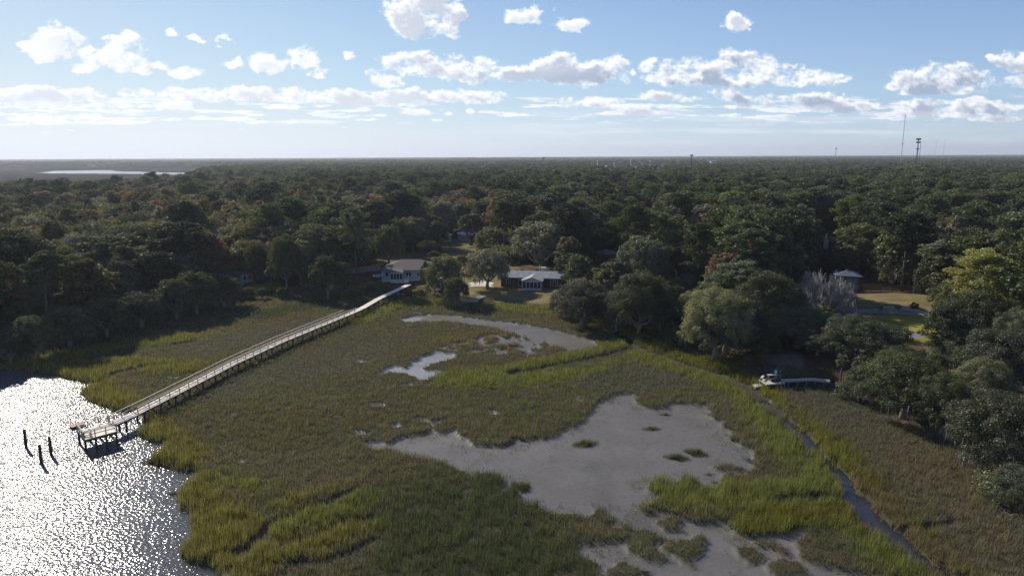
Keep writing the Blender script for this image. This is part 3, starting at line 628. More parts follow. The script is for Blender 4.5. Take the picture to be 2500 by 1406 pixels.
def proto_palm(seed, Hh=7.5):
    rng = np.random.default_rng(seed); mb = MB(); mb.tube([(0, 0, -.5), (.1, 0, Hh*.5), (0, .1, Hh-.8)], [.24, .19, .2], 7); vs, fs = [], []
    for i in range(46):
        el_ = rng.uniform(-1.0, 1.35); a = i*2.4; dr = np.array([math.cos(a)*math.cos(el_), math.sin(a)*math.cos(el_), math.sin(el_)]); side_ = np.array([-math.sin(a), math.cos(a), 0.])
        b0 = np.array([0, 0, Hh-.7])+dr*.9
        mb.tube([(0, 0, Hh-.8), tuple(b0)], [.03, .02], 3, cap=False)
        for j in range(-5, 6):     # fan of segments
            an_ = j*.25; dd = dr*math.cos(an_)+side_*math.sin(an_); e = b0+dd*rng.uniform(.75, 1.0)+np.array([0, 0, -.22]); w_ = .06*np.cross(dr, side_)+side_*.05
            k = len(vs); vs += [b0-w_*.4, b0+w_*.4, (b0+e)/2+w_*1.2+np.array([0, 0, .08]), e]; fs.append((k, k+1, k+2, k+3))
    return np.array(vs), np.array(fs), mb, None, (Hh, 3.6)
PR = {}
def reg(key, kind, data, lm, bm=None, mm_=None):
    lv, lf, mb, mv, dim = data
    tr = mb.mesh(kind+'_trunk', bm or M_bark, True)
    cr = npmesh(kind+'_crown', lv, lf, leafcol(lm, 'green')) if lv is not None else None
    ms = npmesh(kind+'_moss', mv, np.arange(len(mv)).reshape(-1, 4), mm_ or M_moss) if mv is not None else None
    # whole-tree mesh for the far woods
    PR[key] = dict(kind=kind, trunk=tr, crown=cr, moss=ms, dim=dim, raw=(lv, lf, mb), lm=lm)
for k in range(3): reg('oakhi%d' % k, 'live_oak', proto_oak(30+k, nleaf=68000, lsize=.125, moss=600, nl=38), M_leaf, M_barkpale)
for k in range(4): reg('oak%d' % k, 'live_oak', proto_oak(10+k, nleaf=13000, lsize=.27, moss=(500 if k < 3 else 1400)), M_leaf, M_barkpale)
for k in range(3): reg('broad%d' % k, 'broadleaf_tree', proto_oak(50+k, Hh=16, Wd=11, nleaf=10000, lsize=.27, moss=0, nl=24, tall=True), M_leaf)
for k in range(5): reg('pine%d' % k, 'pine_tree', proto_pine(70+k, Wd=[11, 10, 12, 10, 13][k], low=[.5, .6, .45, .62, .5][k]), M_needle)
reg('pinehi0', 'pine_tree', proto_pine(90, Wd=12, nleaf=24000, lsize=.18, low=.35), M_needle)
reg('pinehi1', 'pine_tree', proto_pine(91, Wd=11, nleaf=24000, lsize=.18, low=.5), M_needle)
reg('bare0', 'dead_tree', proto_bare(5), None, mat('dead_wood', (.42, .38, .35), .95, .3, 3.), mat('dry_moss', (.33, .305, .275), .95, .25, 2.)); reg('palm0', 'palm_tree', proto_palm(6), M_needle)
TREES = []      # dicts: x, y, z, h, w, key, col
def ptree(px, yb, yt, wpx, key, col, z=1.9):
    g = G(px, yb, z); dpt = float((g-CAM)@fv); w = wpx*dpt/F
    h = 1.
    for _ in range(30):
        _, yy = PX(g[0], g[1], z+h); h += (float(yy)-yt)*dpt/F*.9
    TREES.append(dict(x=g[0], y=g[1], z=gz(g[0], g[1])-.1, h=h, w=w, key=key, col=col, hand=True, rz=random.Random(px*7+yb).uniform(0, 6.28)))
for a in [  # front rows, right to left: centre x, base y, top y, width, shape, colour
  (2445,1150,940,280,'oakhi0','green',1.2), (2190,940,835,140,'oakhi2','dark'), (2360,955,790,180,'oakhi1','dark'), (2480,905,745,140,'oakhi2','green'), (2390,1010,870,150,'oakhi1','olive'), (2500,1230,1120,170,'oakhi1','dark',1.), (2370,1075,985,90,'broad0','dark',1.2), (2205,1000,832,230,'oakhi1','green'), (2110,960,868,110,'oakhi0','green'), (2300,1040,880,180,'oakhi2','green'), (2280,975,868,75,'pinehi0','pinelit'),
  (2090,885,765,220,'oakhi2','dark'), (1995,868,795,120,'oakhi0','dark'), (2290,940,745,120,'pinehi1','dark'), (2440,980,800,230,'oakhi0','dark'), (2390,870,705,210,'oakhi1','dark'), (2405,830,607,170,'pinehi0','yellow'), (2330,800,690,110,'oak0','green'),
  (1770,853,695,210,'oakhi0','dark'), (1885,842,712,170,'oakhi0','green'), (1745,862,672,200,'oakhi2','bright2'), (1870,835,660,190,'oakhi0','dark'), (1790,800,640,170,'pinehi1','pinelit'), (1945,850,735,150,'oakhi0','green'), (1660,828,770,80,'oak1','dark'), (1700,800,700,110,'oak2','olive'),
  (1560,800,640,180,'oakhi0','dark'), (1420,780,662,160,'oakhi2','grey'), (1505,790,690,130,'oakhi1','dark'), (1600,770,680,120,'oak0','green'), (1370,760,690,70,'oak3','grey'), (2005,800,652,140,'bare0','grey'), (2060,760,670,60,'bare0','grey'),
  (1085,720,600,112,'oak1','green'), (1110,735,655,70,'oak2','dark'), (1042,703,625,40,'broad0','green'), (1190,704,604,120,'oak3','grey'), (1322,668,535,170,'oak0','grey'), (1205,630,548,90,'oak2','bright2'), (1058,612,533,90,'oak1','green'), (1150,600,520,80,'broad1','green'), (1390,694,612,84,'broad2','olive'), (1240,660,600,75,'oak0','green'), (1130,668,618,50,'oak1','olive'),
  (664,706,645,32,'palm0','palm'), (700,700,560,95,'oak3','green'), (630,690,590,80,'oak0','green'), (735,695,580,110,'oak2','dark'), (800,718,600,90,'oak1','dark'), (835,712,622,60,'broad1','dark'), (760,700,640,55,'oak3','green'), (545,735,652,110,'oak0','dark'), (480,752,640,120,'oak3','dark'), (430,765,655,110,'oak1','dark'),
  (605,722,690,36,'oak2','olive',1.3), (640,722,694,34,'oak0','dark',1.3), (690,722,690,40,'oak1','dark',1.3), (905,708,680,30,'oak0','dark'), (1025,712,696,34,'oak1','dark',1.5), (1000,712,700,24,'oak2','dark',1.5), (345,785,690,130,'oak2','dark'), (260,805,700,130,'oak1','dark'), (170,830,720,130,'oak3','dark'), (90,855,745,120,'oak0','dark'), (25,868,780,110,'oak2','green'),
  (135,780,635,170,'oakhi2','grey'), (30,790,655,90,'broad2','orange'), (290,760,620,130,'oak3','grey'), (390,740,610,110,'broad1','dark'), (80,740,600,170,'oakhi0','grey'), (2052,937,858,36,'palm0','palm',1.3),
  (890,640,560,80,'oak3','green'), (950,650,545,90,'oak0','green'), (850,630,540,80,'oak2','green'), (780,640,545,110,'oak1','green'), (1520,668,530,150,'pine2','pinelit'), (1610,690,520,130,'pine4','pinelit'), (1470,650,560,80,'pine0','pine'), (1320,600,470,60,'pine1','pine'), (1640,720,590,110,'pine3','green'),
  (1700,735,545,95,'pinehi0','pine'), (1560,650,505,90,'pine0','pinelit'), (1780,700,520,85,'pine3','pine'), (2150,690,490,100,'pine2','pine'), (2250,680,520,90,'pine4','green'), (1405,600,480,75,'pine2','pine'), (1010,600,500,60,'pine3','green'),
  (410,500,478,48,'broad0','red'), (602,540,488,60,'broad1','orange'), (1885,745,560,110,'pine2','green')]:
    px, yb, yt, wp, key, col = a[:6]; ptree(px, yb, yt, wp, key, col, a[6] if len(a) > 6 else 1.9)
# the rest of the woods: scattered with their own spacing; open ground and the view to houses stay free
openp = [l[0] for l in lawns]+[[(1240,640),(1380,650),(1380,735),(1220,735)],[(900,630),(1060,635),(1060,715),(900,715)]]
KEEPR = [(905,634,1030,692),(1056,678,1080,705),(1218,658,1368,712),(580,662,648,694),(585,690,690,716),(2072,722,2262,835),(1140,680,1210,700),(1076,572,1166,592),(2006,591,2030,604),(2060,676,2098,694),(1090,598,1150,655),(820,655,935,690),(1662,640,1690,662),(1462,618,1500,632),(1960,668,2060,735),(690,650,760,700),(960,615,1005,632)]
R = np.random.default_rng(77)
def scatter(y0, y1, sp, jit=.42):
    xs, ys = np.meshgrid(np.arange(-.98*y1-60, .98*y1+60, sp), np.arange(y0, y1, sp)); xs = xs.ravel()+R.uniform(-jit, jit, xs.size)*sp; ys = ys.ravel()+R.uniform(-jit, jit, ys.size)*sp
    k = np.abs(xs) < .92*ys+70; return xs[k], ys[k]
HX = np.array([[t_['x'], t_['y'], t_['w']] for t_ in TREES])
def zonekey(x, y, px, R):
    a = float(R.uniform()); pn = float(vnoise(np.array([x/70.]), np.array([y/70.]), 9)[0])
    right = min(1, max(0, (px-500)/1400)); pp = .12+.4*right+(pn-.5)*.8
    if px < 900 and y < 420: pp *= .45
    if a < pp:
        return 'pine%d' % R.integers(0, 5), ['pine', 'pinelit', 'green', 'dark', 'pine'][R.integers(0, 5)]
    b_ = float(R.uniform())
    rz_ = 1 if (330 < y < 900 and 1050 < px < 1560 and pn > .25) else 0
    if b_ < .13+.55*rz_: return 'broad%d' % R.integers(0, 3), ['rust', 'olive', 'rust', 'olive', 'rust', 'rust', 'red'][R.integers(0, 7)]
    if b_ < .38: return 'broad%d' % R.integers(0, 3), ['green', 'dark', 'olive', 'bluegreen'][R.integers(0, 4)]
    return 'oak%d' % R.integers(0, 4), ['green', 'grey', 'dark', 'grey', 'olive', 'olive', 'bluegreen'][R.integers(0, 7)]
def addfill(y0, y1, sp):
    global HX
    xs, ys = scatter(y0, y1, sp)
    ok = inpoly(xs, ys, upland) & (dline(xs, ys, tl) > 3.5)
    ux, uy = PX(xs, ys, 2.)
    for p_ in openp: ok &= ~inpoly(ux, uy, p_)
    ok &= ~inpoly(ux, uy, [(-900,492),(300,480),(470,470),(500,440),(560,428),(650,415),(500,411),(-900,414)])
    for x, y, ux_ in zip(xs[ok], ys[ok], ux[ok]):
        key, col = zonekey(x, y, ux_, R); kd = key[:4]
        h, w = {'oak': (R.uniform(10.5, 17.5), R.uniform(11, 21)), 'bro': (R.uniform(11, 19.5), R.uniform(8, 13.5)), 'pin': (R.uniform(15, 23), R.uniform(9, 15))}[kd[:3]]
        if y < 260 and np.any(np.hypot(HX[:, 0]-x, HX[:, 1]-y) < .24*(HX[:, 2]+w)): continue
        if y < 420:
            a1, b1 = PX(x-w/2, y, 2.+h); a2, b2 = PX(x+w/2, y, 2.); bad = False
            for r_ in KEEPR:
                if a1 < r_[2] and a2 > r_[0] and b1 < r_[3]-6 and b2 > r_[3]: bad = True
            if bad:
                h *= .3; w *= .4; bad = False
                a1, b1 = PX(x-w/2, y, 2.+h)
                a2, b2 = PX(x+w/2, y, 2.)
                for r_ in KEEPR:
                    if a1 < r_[2] and a2 > r_[0] and b1 < r_[3]-4 and b2 > r_[1]: bad = True
                if bad: continue
        TREES.append(dict(x=x, y=y, z=1.7, h=h, w=w, key=key, col=col, hand=False, rz=R.uniform(0, 6.28)))
addfill(100, 420, 6.4); addfill(420, 700, 7.6)
# which trees does the photograph show largest? paint boxes from near to far into a coarse picture
TREES.sort(key=lambda t_: math.hypot(t_['x'], t_['y']))
grid = np.zeros((352, 625), bool)
gyy, gxx = np.mgrid[0:352, 0:625]
for t_ in TREES:
    x0, yt = PX(t_['x'], t_['y'], t_['z']+t_['h']); _, yb = PX(t_['x'], t_['y'], t_['z']); d_ = math.hypot(t_['x'], t_['y'])
    cb = .1 if t_['key'][:3] != 'pin' else .45
    yb2 = yb-(yb-yt)*cb; cx0, cy0 = float(x0)/4, (float(yt)+float(yb2))/8; rx, ry = t_['w']*F/d_/8*.9, (float(yb2)-float(yt))/8*.95
    xa, xb, ya, yb_ = [int(max(0, v)) for v in (cx0-rx, cx0+rx+1, cy0-ry, cy0+ry+1)]
    s_ = (slice(ya, yb_), slice(xa, xb)); el_ = ((gxx[s_]-cx0)/max(rx, .5))**2+((gyy[s_]-cy0)/max(ry, .5))**2 < 1
    t_['vis'] = int((el_ & ~grid[s_]).sum()) if el_.size else 0; grid[s_] |= el_; t_['sx'] = float(x0); t_['sy'] = float(yt); t_['d'] = d_
cand = sorted([t_ for t_ in TREES if t_['vis'] >= 4 or (t_['hand'] and t_['vis'] > 1)], key=lambda t_: -(t_['vis']+(400 if t_['hand'] else 0)))
IND = cand[:296]; ids = set(id(t_) for t_ in IND); REST = [t_ for t_ in TREES if id(t_) not in ids]
print('trees', len(TREES), 'individual', len(IND))
# labels: kind + colour + a landmark, then an order along the picture where that is not yet unique
CN = dict(green='green', dark='dark green', grey='grey-green', olive='olive', bright='bright green', bright2='light green', yellow='yellow-green', red='red-leaved', orange='orange-leaved', rust='rust-brown', pine='deep green', pinelit='fresh green', palm='pale green', bluegreen='blue-green')
KN = {'live_oak': 'live oak', 'broadleaf_tree': 'broadleaf tree', 'pine_tree': 'pine', 'dead_tree': 'dead tree', 'palm_tree': 'palm'}
def region(t_):
    x, y, d_ = t_['sx'], PX(t_['x'], t_['y'], 2.)[1], t_['d']
    if d_ > 330: return 'far back in the woods '+('above the left river bank' if x < 500 else 'behind the blue house' if x < 1150 else 'behind the grey-roofed house' if x < 1550 else 'beyond the dead mossy tree' if x < 2100 else 'at the right edge')
    if d_ > 235: return 'mid wood '+('on the left' if x < 450 else 'left of the blue house' if x < 880 else 'behind the blue house' if x < 1170 else 'behind the grey-roofed house' if x < 1500 else 'right of the grey-roofed house' if x < 1900 else 'behind the sunny clearing')
    if x < 420: return 'near the left river bank'
    if x < 880: return 'between pier and left bank'
    if x < 1130: return 'around the blue house'
    if x < 1440: return 'around the grey-roofed house'
    if x < 1720: return 'on the shore right of the houses'
    if x < 2030: return 'behind the white dock'
    if x < 2330: return 'between dock and clearing'
    return 'at the right shore'
ORD = ['leftmost', 'second from left', 'third from left', 'fourth from left', 'fifth from left', 'sixth from left', 'seventh from left', 'eighth from left', 'ninth from left', 'tenth from left', 'eleventh from left', 'twelfth from left']
SP = {'palm_tree': ['small fan palm on the left lawn beside the marsh', 'fan palm with bare trunk beside the white dock'], 'dead_tree': ['large leafless tree draped in grey moss', 'smaller leafless mossy tree right of the large dead one']}
grp = {}
for t_ in IND:
    t_['kind'] = PR[t_['key']]['kind']; grp.setdefault((t_['kind'], t_['col'], region(t_)), []).append(t_)
for (kd, col, rg), L in grp.items():
    L.sort(key=lambda t_: t_['sx'])
    if kd in SP: continue
    hs_ = sorted([t_['h'] for t_ in L])
    for i, t_ in enumerate(L):
        nm = CN[col]+' '+KN[kd]
        t_['label'] = (nm+' '+rg) if len(L) == 1 else (ORD[i] if i < 12 else ORD[11-0] if False else ('rightmost' if i == len(L)-1 else ORD[min(i, 11)]))+' '+nm+' '+rg
for kd, ls in SP.items():
    L = sorted([t_ for t_ in IND if t_['kind'] == kd], key=lambda t_: t_['sx'])
    for t_, lb in zip(L, ls): t_['label'] = lb
seen = {}
for t_ in IND: seen.setdefault(t_['label'], []).append(t_)
for lb, L in seen.items():
    if len(L) > 1:
        L.sort(key=lambda t_: t_['d'])
        for i, t_ in enumerate(L): t_['label'] = ('nearer ' if i == 0 else 'farther ')+lb
for t_ in IND:
    p_ = PR[t_['key']]; kd = t_['kind']; Hh, Wd = p_['dim']
    e = empty(kd, (t_['x'], t_['y'], t_['z']), t_['rz'], label=t_['label'], cat={'palm_tree': 'palm tree', 'dead_tree': 'dead tree'}.get(kd, 'tree'), group={'live_oak': 'live oaks in the shore woods', 'pine_tree': 'pines in the woods', 'broadleaf_tree': 'broadleaf trees in the woods', 'palm_tree': 'fan palms near the marsh', 'dead_tree': 'dead mossy trees'}[kd])
    e.scale = (t_['w']/Wd, t_['w']/Wd, t_['h']/Hh)
    link('trunk', p_['trunk'], e)
    if p_['crown']: o = link('crown', p_['crown'], e); o.material_slots[0].link = 'OBJECT'; o.material_slots[0].material = leafcol(p_['lm'], t_['col'])
    if p_['moss']: tag(link('moss', p_['moss'], e), kind='stuff')
# ------------------------------------------------------------------ the rest of the woods as one mass
def lowproto(name, key, col, nleaf, scale=1.9):
    lv, lf, mb = PR[key]['raw']; rg = np.random.default_rng(3); n = len(lf); k = rg.choice(n, min(n, nleaf), replace=False)
    q_ = lv.reshape(-1, 4, 3)[k]; c = q_.mean(1, keepdims=True); s_ = math.sqrt(n/len(k)) if scale is None else scale; q_ = c+(q_-c)*s_
    V_ = q_.reshape(-1, 3); me = npmesh(name, np.concatenate([V_, np.concatenate(mb.v)]), np.concatenate([np.arange(len(V_)).reshape(-1, 4), np.concatenate(mb.f)+len(V_)]), [leafcol(PR[key]['lm'], col), M_bark], midx=[0]*len(k)+[1]*sum(len(f_) for f_ in mb.f))
    o = bpy.data.objects.new(name, me); return o
def forest(name, pts, protos, label, cat):
    """pts: array x, y, z, rot, sx, sz, index"""
    P_ = np.array(pts, np.float32); me = bpy.data.meshes.new(name); me.vertices.add(len(P_)); me.vertices.foreach_set('co', P_[:, :3].ravel())
    for nm, ty, ar in (('rot', 'FLOAT_VECTOR', np.stack([0*P_[:, 3], 0*P_[:, 3], P_[:, 3]], 1)), ('scl', 'FLOAT_VECTOR', P_[:, [4, 4, 5]])):
        a = me.attributes.new(nm, ty, 'POINT'); a.data.foreach_set('vector', ar.astype(np.float32).ravel())
    a = me.attributes.new('pick', 'INT', 'POINT'); a.data.foreach_set('value', P_[:, 6].astype(np.int32))
    o = tag(link(name, me), label, cat, kind='stuff')
    ng = bpy.data.node_groups.new(name, 'GeometryNodeTree'); ng.interface.new_socket('Geometry', in_out='INPUT', socket_type='NodeSocketGeometry'); ng.interface.new_socket('Geometry', in_out='OUTPUT', socket_type='NodeSocketGeometry')
    N_, L_ = ng.nodes, ng.links; gi = N_.new('NodeGroupInput'); go = N_.new('NodeGroupOutput'); jn = N_.new('GeometryNodeJoinGeometry')
    def attr(nm, ty): x = N_.new('GeometryNodeInputNamedAttribute'); x.data_type = ty; x.inputs['Name'].default_value = nm; return x.outputs['Attribute']
    pk, rt, sl = attr('pick', 'INT'), attr('rot', 'FLOAT_VECTOR'), attr('scl', 'FLOAT_VECTOR')
    for i, pr in enumerate(protos):
        cmp_ = N_.new('FunctionNodeCompare'); cmp_.data_type = 'INT'; cmp_.operation = 'EQUAL'; L_.new(pk, cmp_.inputs[2]); cmp_.inputs[3].default_value = i
        oi = N_.new('GeometryNodeObjectInfo'); oi.inputs['Object'].default_value = pr; oi.inputs['As Instance'].default_value = True
        ip = N_.new('GeometryNodeInstanceOnPoints'); L_.new(gi.outputs[0], ip.inputs['Points']); L_.new(cmp_.outputs[0], ip.inputs['Selection']); L_.new(oi.outputs['Geometry'], ip.inputs['Instance'])
        L_.new(rt, ip.inputs['Rotation']); L_.new(sl, ip.inputs['Scale']); L_.new(ip.outputs[0], jn.inputs[0])
    L_.new(jn.outputs[0], go.inputs[0]); md = o.modifiers.new('scatter', 'NODES'); md.node_group = ng
    return o
xs, ys = scatter(105, 560, 6.)
ok = inpoly(xs, ys, upland) & (dline(xs, ys, tl) > 5); ux, uy = PX(xs, ys, 2.)
for p_ in openp: ok &= ~inpoly(ux, uy, p_)
for x, y in zip(xs[ok], ys[ok]):
    h, w = R.uniform(3.5, 8), R.uniform(6, 10); bad = False
    if y < 300:
        a1, b1 = PX(x-w/2, y, 2.+h); a2, b2 = PX(x+w/2, y, 2.)
        for r_ in KEEPR: bad |= bool(a1 < r_[2] and a2 > r_[0] and b1 < r_[3]-4 and b2 > r_[1])
    if not bad: REST.append(dict(x=x, y=y, z=1.6, h=h, w=w, key='oak%d' % R.integers(0, 3), col=['green', 'dark', 'olive'][R.integers(0, 3)], rz=R.uniform(0, 6.28)))
combos = []
for t_ in REST:
    if (t_['key'], t_['col']) not in combos: combos.append((t_['key'], t_['col']))
protos = []
for key, col in combos: protos.append(lowproto('wood_'+KN[PR[key]['kind']].replace(' ', '_'), key, col, 5200, 1.25))
pts = [(t_['x'], t_['y'], t_['z'], t_['rz'], t_['w']/PR[t_['key']]['dim'][1], t_['h']/PR[t_['key']]['dim'][0], combos.index((t_['key'], t_['col']))) for t_ in REST]
forest('woodland', pts, protos, 'dense mixed wood of oaks and pines filling the ground behind the shore trees', 'woodland')
# farther woods, 700 m to the horizon
fc = [('oak0','green'),('oak1','dark'),('oak2','grey'),('broad0','rust'),('broad1','bluegreen'),('broad2','olive'),('pine0','pine'),('pine1','dark'),('pine2','pinelit'),('pine4','green'),('oak3','bluegreen'),('broad0','red')]
fp = [lowproto('far_'+KN[PR[a][ 'kind']].replace(' ', '_'), a, c, 900, 2.6) for a, c in fc]
pts = []
farx = [(-900,492),(300,480),(470,470),(500,440),(560,428),(650,415),(500,411),(-900,414)]; stad = [(1440,411),(1620,412),(1640,442),(1430,442)]
for y0, y1, sp in ((700, 1400, 10.), (1400, 2600, 13.)):
    xs, ys = scatter(y0, y1, sp); ux, uy = PX(xs, ys, 0.); ok = ~inpoly(ux, uy, farx) & ~inpoly(ux, uy, stad)
    xs, ys = xs[ok], ys[ok]; zn = vnoise(xs/130, ys/130, 55); rr = R.uniform(0, 1, len(xs))
    idx = np.where(rr < .3+.5*zn, R.integers(6, 10, len(xs)), np.where(zn < .43, np.array([3, 11, 5, 0])[R.integers(0, 4, len(xs))], np.array([0, 1, 2, 4, 5, 10])[R.integers(0, 6, len(xs))]))
    isp = (idx >= 6) & (idx < 10); sc_ = sp/10
    for x, y, i, p_ in zip(xs, ys, idx, isp):
        w = R.uniform(.75, 1.25)*sc_; pts.append((x, y, 1.5, R.uniform(0, 6.28), w*(1.15 if p_ else .8), R.uniform(.72, 1.0) if p_ else R.uniform(.8, 1.2), i))
forest('distant_woodland', pts, fp, 'distant mixed forest running back towards the horizon', 'woodland')
# blocks of canopy for the last kilometres
def canopy(seed, col):
    rg = np.random.default_rng(seed); S_ = 170.; lob = [(rg.uniform(-S_/2, S_/2), rg.uniform(-S_/2, S_/2), rg.uniform(9, 15), rg.uniform(5, 9)) for _ in range(240)]
    C_, N_ = crown_pts(rg, lob, 9000, 8, .6, .6); lv, lf = leafquads(C_, N_, 1.9, rg, 1.2)
    fl = np.array([(-S_/2, -S_/2, 6), (S_/2, -S_/2, 6), (S_/2, S_/2, 6), (-S_/2, S_/2, 6)], float)
    me = npmesh('canopy_block', np.concatenate([lv, fl]), np.concatenate([lf, [[len(lv), len(lv)+1, len(lv)+2, len(lv)+3]]]), leafcol('foliage', col)); o = bpy.data.objects.new('canopy_block', me); return o
cb = [canopy(i, c) for i, c in enumerate(['green', 'dark', 'olive', 'bluegreen'])]
pts = []
for y0, y1, sp in ((2600, 13500, 160.),):
    xs, ys = scatter(y0, y1, sp, .15); ux, uy = PX(xs, ys, 0.); ok = ~inpoly(ux, uy, farx)
    for x, y in zip(xs[ok], ys[ok]): pts.append((x, y, R.uniform(-1, 2.5)+9*max(0, float(vnoise(np.array([x/1500.]), np.array([y/2500.]), 4)[0])-.5), R.uniform(0, 6.28), R.uniform(1, 1.25), R.uniform(.85, 1.2), R.integers(0, 4)))
forest('horizon_woodland', pts, cb, 'flat band of dark forest along the horizon', 'woodland')

# ------------------------------------------------------------------ pier
def lerp(a, b, t_): return np.array(a)*(1-t_)+np.array(b)*t_
Zd = 1.75
path = [G(276,1034,Zd), G(324,1012,Zd), G(569,887,Zd), G(683,835,Zd+.05), G(855,765,Zd+.1), G(884,752,Zd+.15), G(926,728,Zd+.2), G(997,695,Zd+.45)]
pier = empty('boardwalk_pier', tuple(path[0]), label='long wooden boardwalk pier crossing the marsh from the blue house to the river', cat='pier')
o0 = path[0]; pl = [p-o0 for p in path]; cum = [0]
for a, b in zip(pl, pl[1:]): cum.append(cum[-1]+np.linalg.norm(b-a))
def at(s_):
    s_ = min(max(s_, 0), cum[-1]-1e-3); k = max(i for i in range(len(cum)) if cum[i] <= s_); k = min(k, len(pl)-2)
    t_ = (s_-cum[k])/(cum[k+1]-cum[k]); d = pl[k+1]-pl[k]; d = d/np.linalg.norm(d); nrm = np.array([-d[1], d[0], 0]); nrm /= np.linalg.norm(nrm)
    return lerp(pl[k], pl[k+1], t_), d, nrm
dk = MB(); rr_ = random.Random(4); s_ = 0
while s_ < cum[-1]-.15:
    p, d, n_ = at(s_+.14); e_ = .78+rr_.uniform(-.03, .03); dk.bar(p-n_*e_+[0, 0, rr_.gauss(0, .006)], p+n_*e_+[0, 0, rr_.gauss(0, .006)], .25, .045, rr_.choice([0, 0, 1, 2])); s_ += .285
dk.obj('deck', [M_deck, mat('greyed_deck_boards', (.58, .52, .45), .8, .25, 2.), mat('new_deck_boards', (.80, .72, .60), .7, .15, 2.)], pier)
st = MB(); s_ = 0
while s_ < cum[-1]-.3:
    a, _, na = at(s_); b, _, nb = at(min(s_+2.5, cum[-1])); 
    for o_ in (-.62, 0, .62): st.bar(a+na*o_+[0, 0, -.17], b+nb*o_+[0, 0, -.17], .08, .24)
    s_ += 2.5
st.obj('stringer', M_pile, pier)
Lr = cum[4]-1.5
for side in (-1, 1):
    rl = MB(); s_ = 3.4 if side < 0 else 0; end = Lr if side > 0 else Lr+3
    while s_ < end:
        a, _, na = at(s_); b, _, nb = at(min(s_+2.2, end)); rl.bar(a+na*.76*side+[0, 0, 1.03], b+nb*.76*side+[0, 0, 1.03], .15, .05)
        rl.bar(a+na*.74*side+[0, 0, .52], b+nb*.74*side+[0, 0, .52], .045, .10); s_ += 2.2
    ro = rl.obj('handrail', M_rail, pier)
    pm = MB().box(-.05, .05, -.05, .05, -.25, 1.03).mesh('rail_post', M_rail); s_ = 3.4 if side < 0 else 0
    while s_ < end+.1:
        a, d, na = at(s_); o = link('rail_post', pm, ro); o.location = a+na*.80*side+[0, 0, rr_.uniform(-.05, .01)]; o.rotation_euler = (rr_.gauss(0, .025), rr_.gauss(0, .025), math.atan2(d[1], d[0])); s_ += 2.2
pm = MB(); pm.tube([(0, 0, -3.2), (0, 0, -.05)], .13, 8); pm = pm.mesh('piling', M_pile, True)
s_ = 1.5
while s_ < cum[-1]:
    a, d, na = at(s_)
    for o_ in (-.62, .62): o = link('piling', pm, pier); o.location = a+na*o_; o.rotation_euler = (rr_.gauss(0, .02), rr_.gauss(0, .02), 0)
    s_ += 3.3
xb = MB(); s_ = 1.5
while s_ < cum[-1]:
    a, d, na = at(s_); xb.bar(a-na*.85+[0, 0, -.38], a+na*.85+[0, 0, -.38], .1, .2); s_ += 3.3
xb.obj('cross_beam', M_pile, pier)
# platform at the river end
c4 = [G(189,1053,Zd), G(267,1031,Zd), G(285,1053,Zd), G(206,1074,Zd)]
pf = empty('pier_platform', tuple(c4[3]), label='square railed wooden platform over the water at the river end of the boardwalk', cat='platform'); b0 = c4[3]
c4 = [c-b0 for c in c4]
m_ = MB(); nb_ = 22
for i in range(nb_):
    a = lerp(c4[3], c4[0], (i+.5)/nb_); b = lerp(c4[2], c4[1], (i+.5)/nb_); m_.bar(a, b, np.linalg.norm(c4[0]-c4[3])/nb_*.93, .045)
m_.obj('deck', M_deck, pf)
m_ = MB()
for k in range(4): m_.bar(c4[k]+[0, 0, -.16], c4[(k+1) % 4]+[0, 0, -.16], .08, .26)
for t_ in (.33, .66): m_.bar(lerp(c4[3], c4[2], t_)+[0, 0, -.19], lerp(c4[0], c4[1], t_)+[0, 0, -.19], .08, .22)
m_.obj('joist_frame', M_pile, pf)
for k, (t0, t1) in ((0, (0, 1.)), (2, (0, 1)), (3, (0, 1)), (1, (.55, 1.))):
    A, B = lerp(c4[k], c4[(k+1) % 4], t0), lerp(c4[k], c4[(k+1) % 4], t1); m_ = MB(); m_.bar(A+[0, 0, 1.03], B+[0, 0, 1.03], .15, .05); m_.bar(A+[0, 0, .52], B+[0, 0, .52], .045, .1)
    ro = m_.obj('handrail', M_rail, pf); n_ = max(2, int(np.linalg.norm(B-A)/1.0)+1); pm2 = MB().box(-.045, .045, -.045, .045, -.25, 1.03).mesh('rail_post', M_rail)
    for i in range(n_): o = link('rail_post', pm2, ro); o.location = lerp(A, B, i/(n_-1))
for i in range(4):
    for j in range(2):
        o = link('piling', pm, pf); o.location = lerp(lerp(c4[3], c4[2], i/3*.96+.02), lerp(c4[0], c4[1], i/3*.96+.02), j*.92+.04)
bx = G(213,1064,Zd); e = empty('deck_bench', (bx[0], bx[1], Zd+.03), .1, label='small brown slatted bench on the river platform', cat='bench')
m_ = MB(); [m_.box(-.5, .5, -.2+i*.14, -.2+i*.14+.11, .42, .46) for i in range(3)]; m_.obj('seat', mat('brown_stain', (.22, .13, .08), .7, .2), e)
lm_ = MB().box(-.05, .05, -.18, .18, 0, .42).mesh('leg', M_rail)
for x in (-.42, .42): o = link('leg', lm_, e); o.location = (x, 0, 0)
fx = G(188,1036,.3); e = empty('swim_float', (fx[0], fx[1], 0), math.atan2((c4[1]-c4[0])[1], (c4[1]-c4[0])[0]), label='small faded red float moored behind the river platform', cat='float')
M_red = mat('faded_red_boards', (.45, .24, .20), .7, .2)
m_ = MB(); [m_.box(-.9, .9, -.7+i*.24, -.7+i*.24+.21, .30, .35) for i in range(6)]; m_.obj('deck', M_red, e); m_ = MB(); [m_.tube([(x, -.65, .12), (x, .65, .12)], .16, 8) for x in (-.6, .6)]; m_.obj('pontoon', M_darksteel, e)
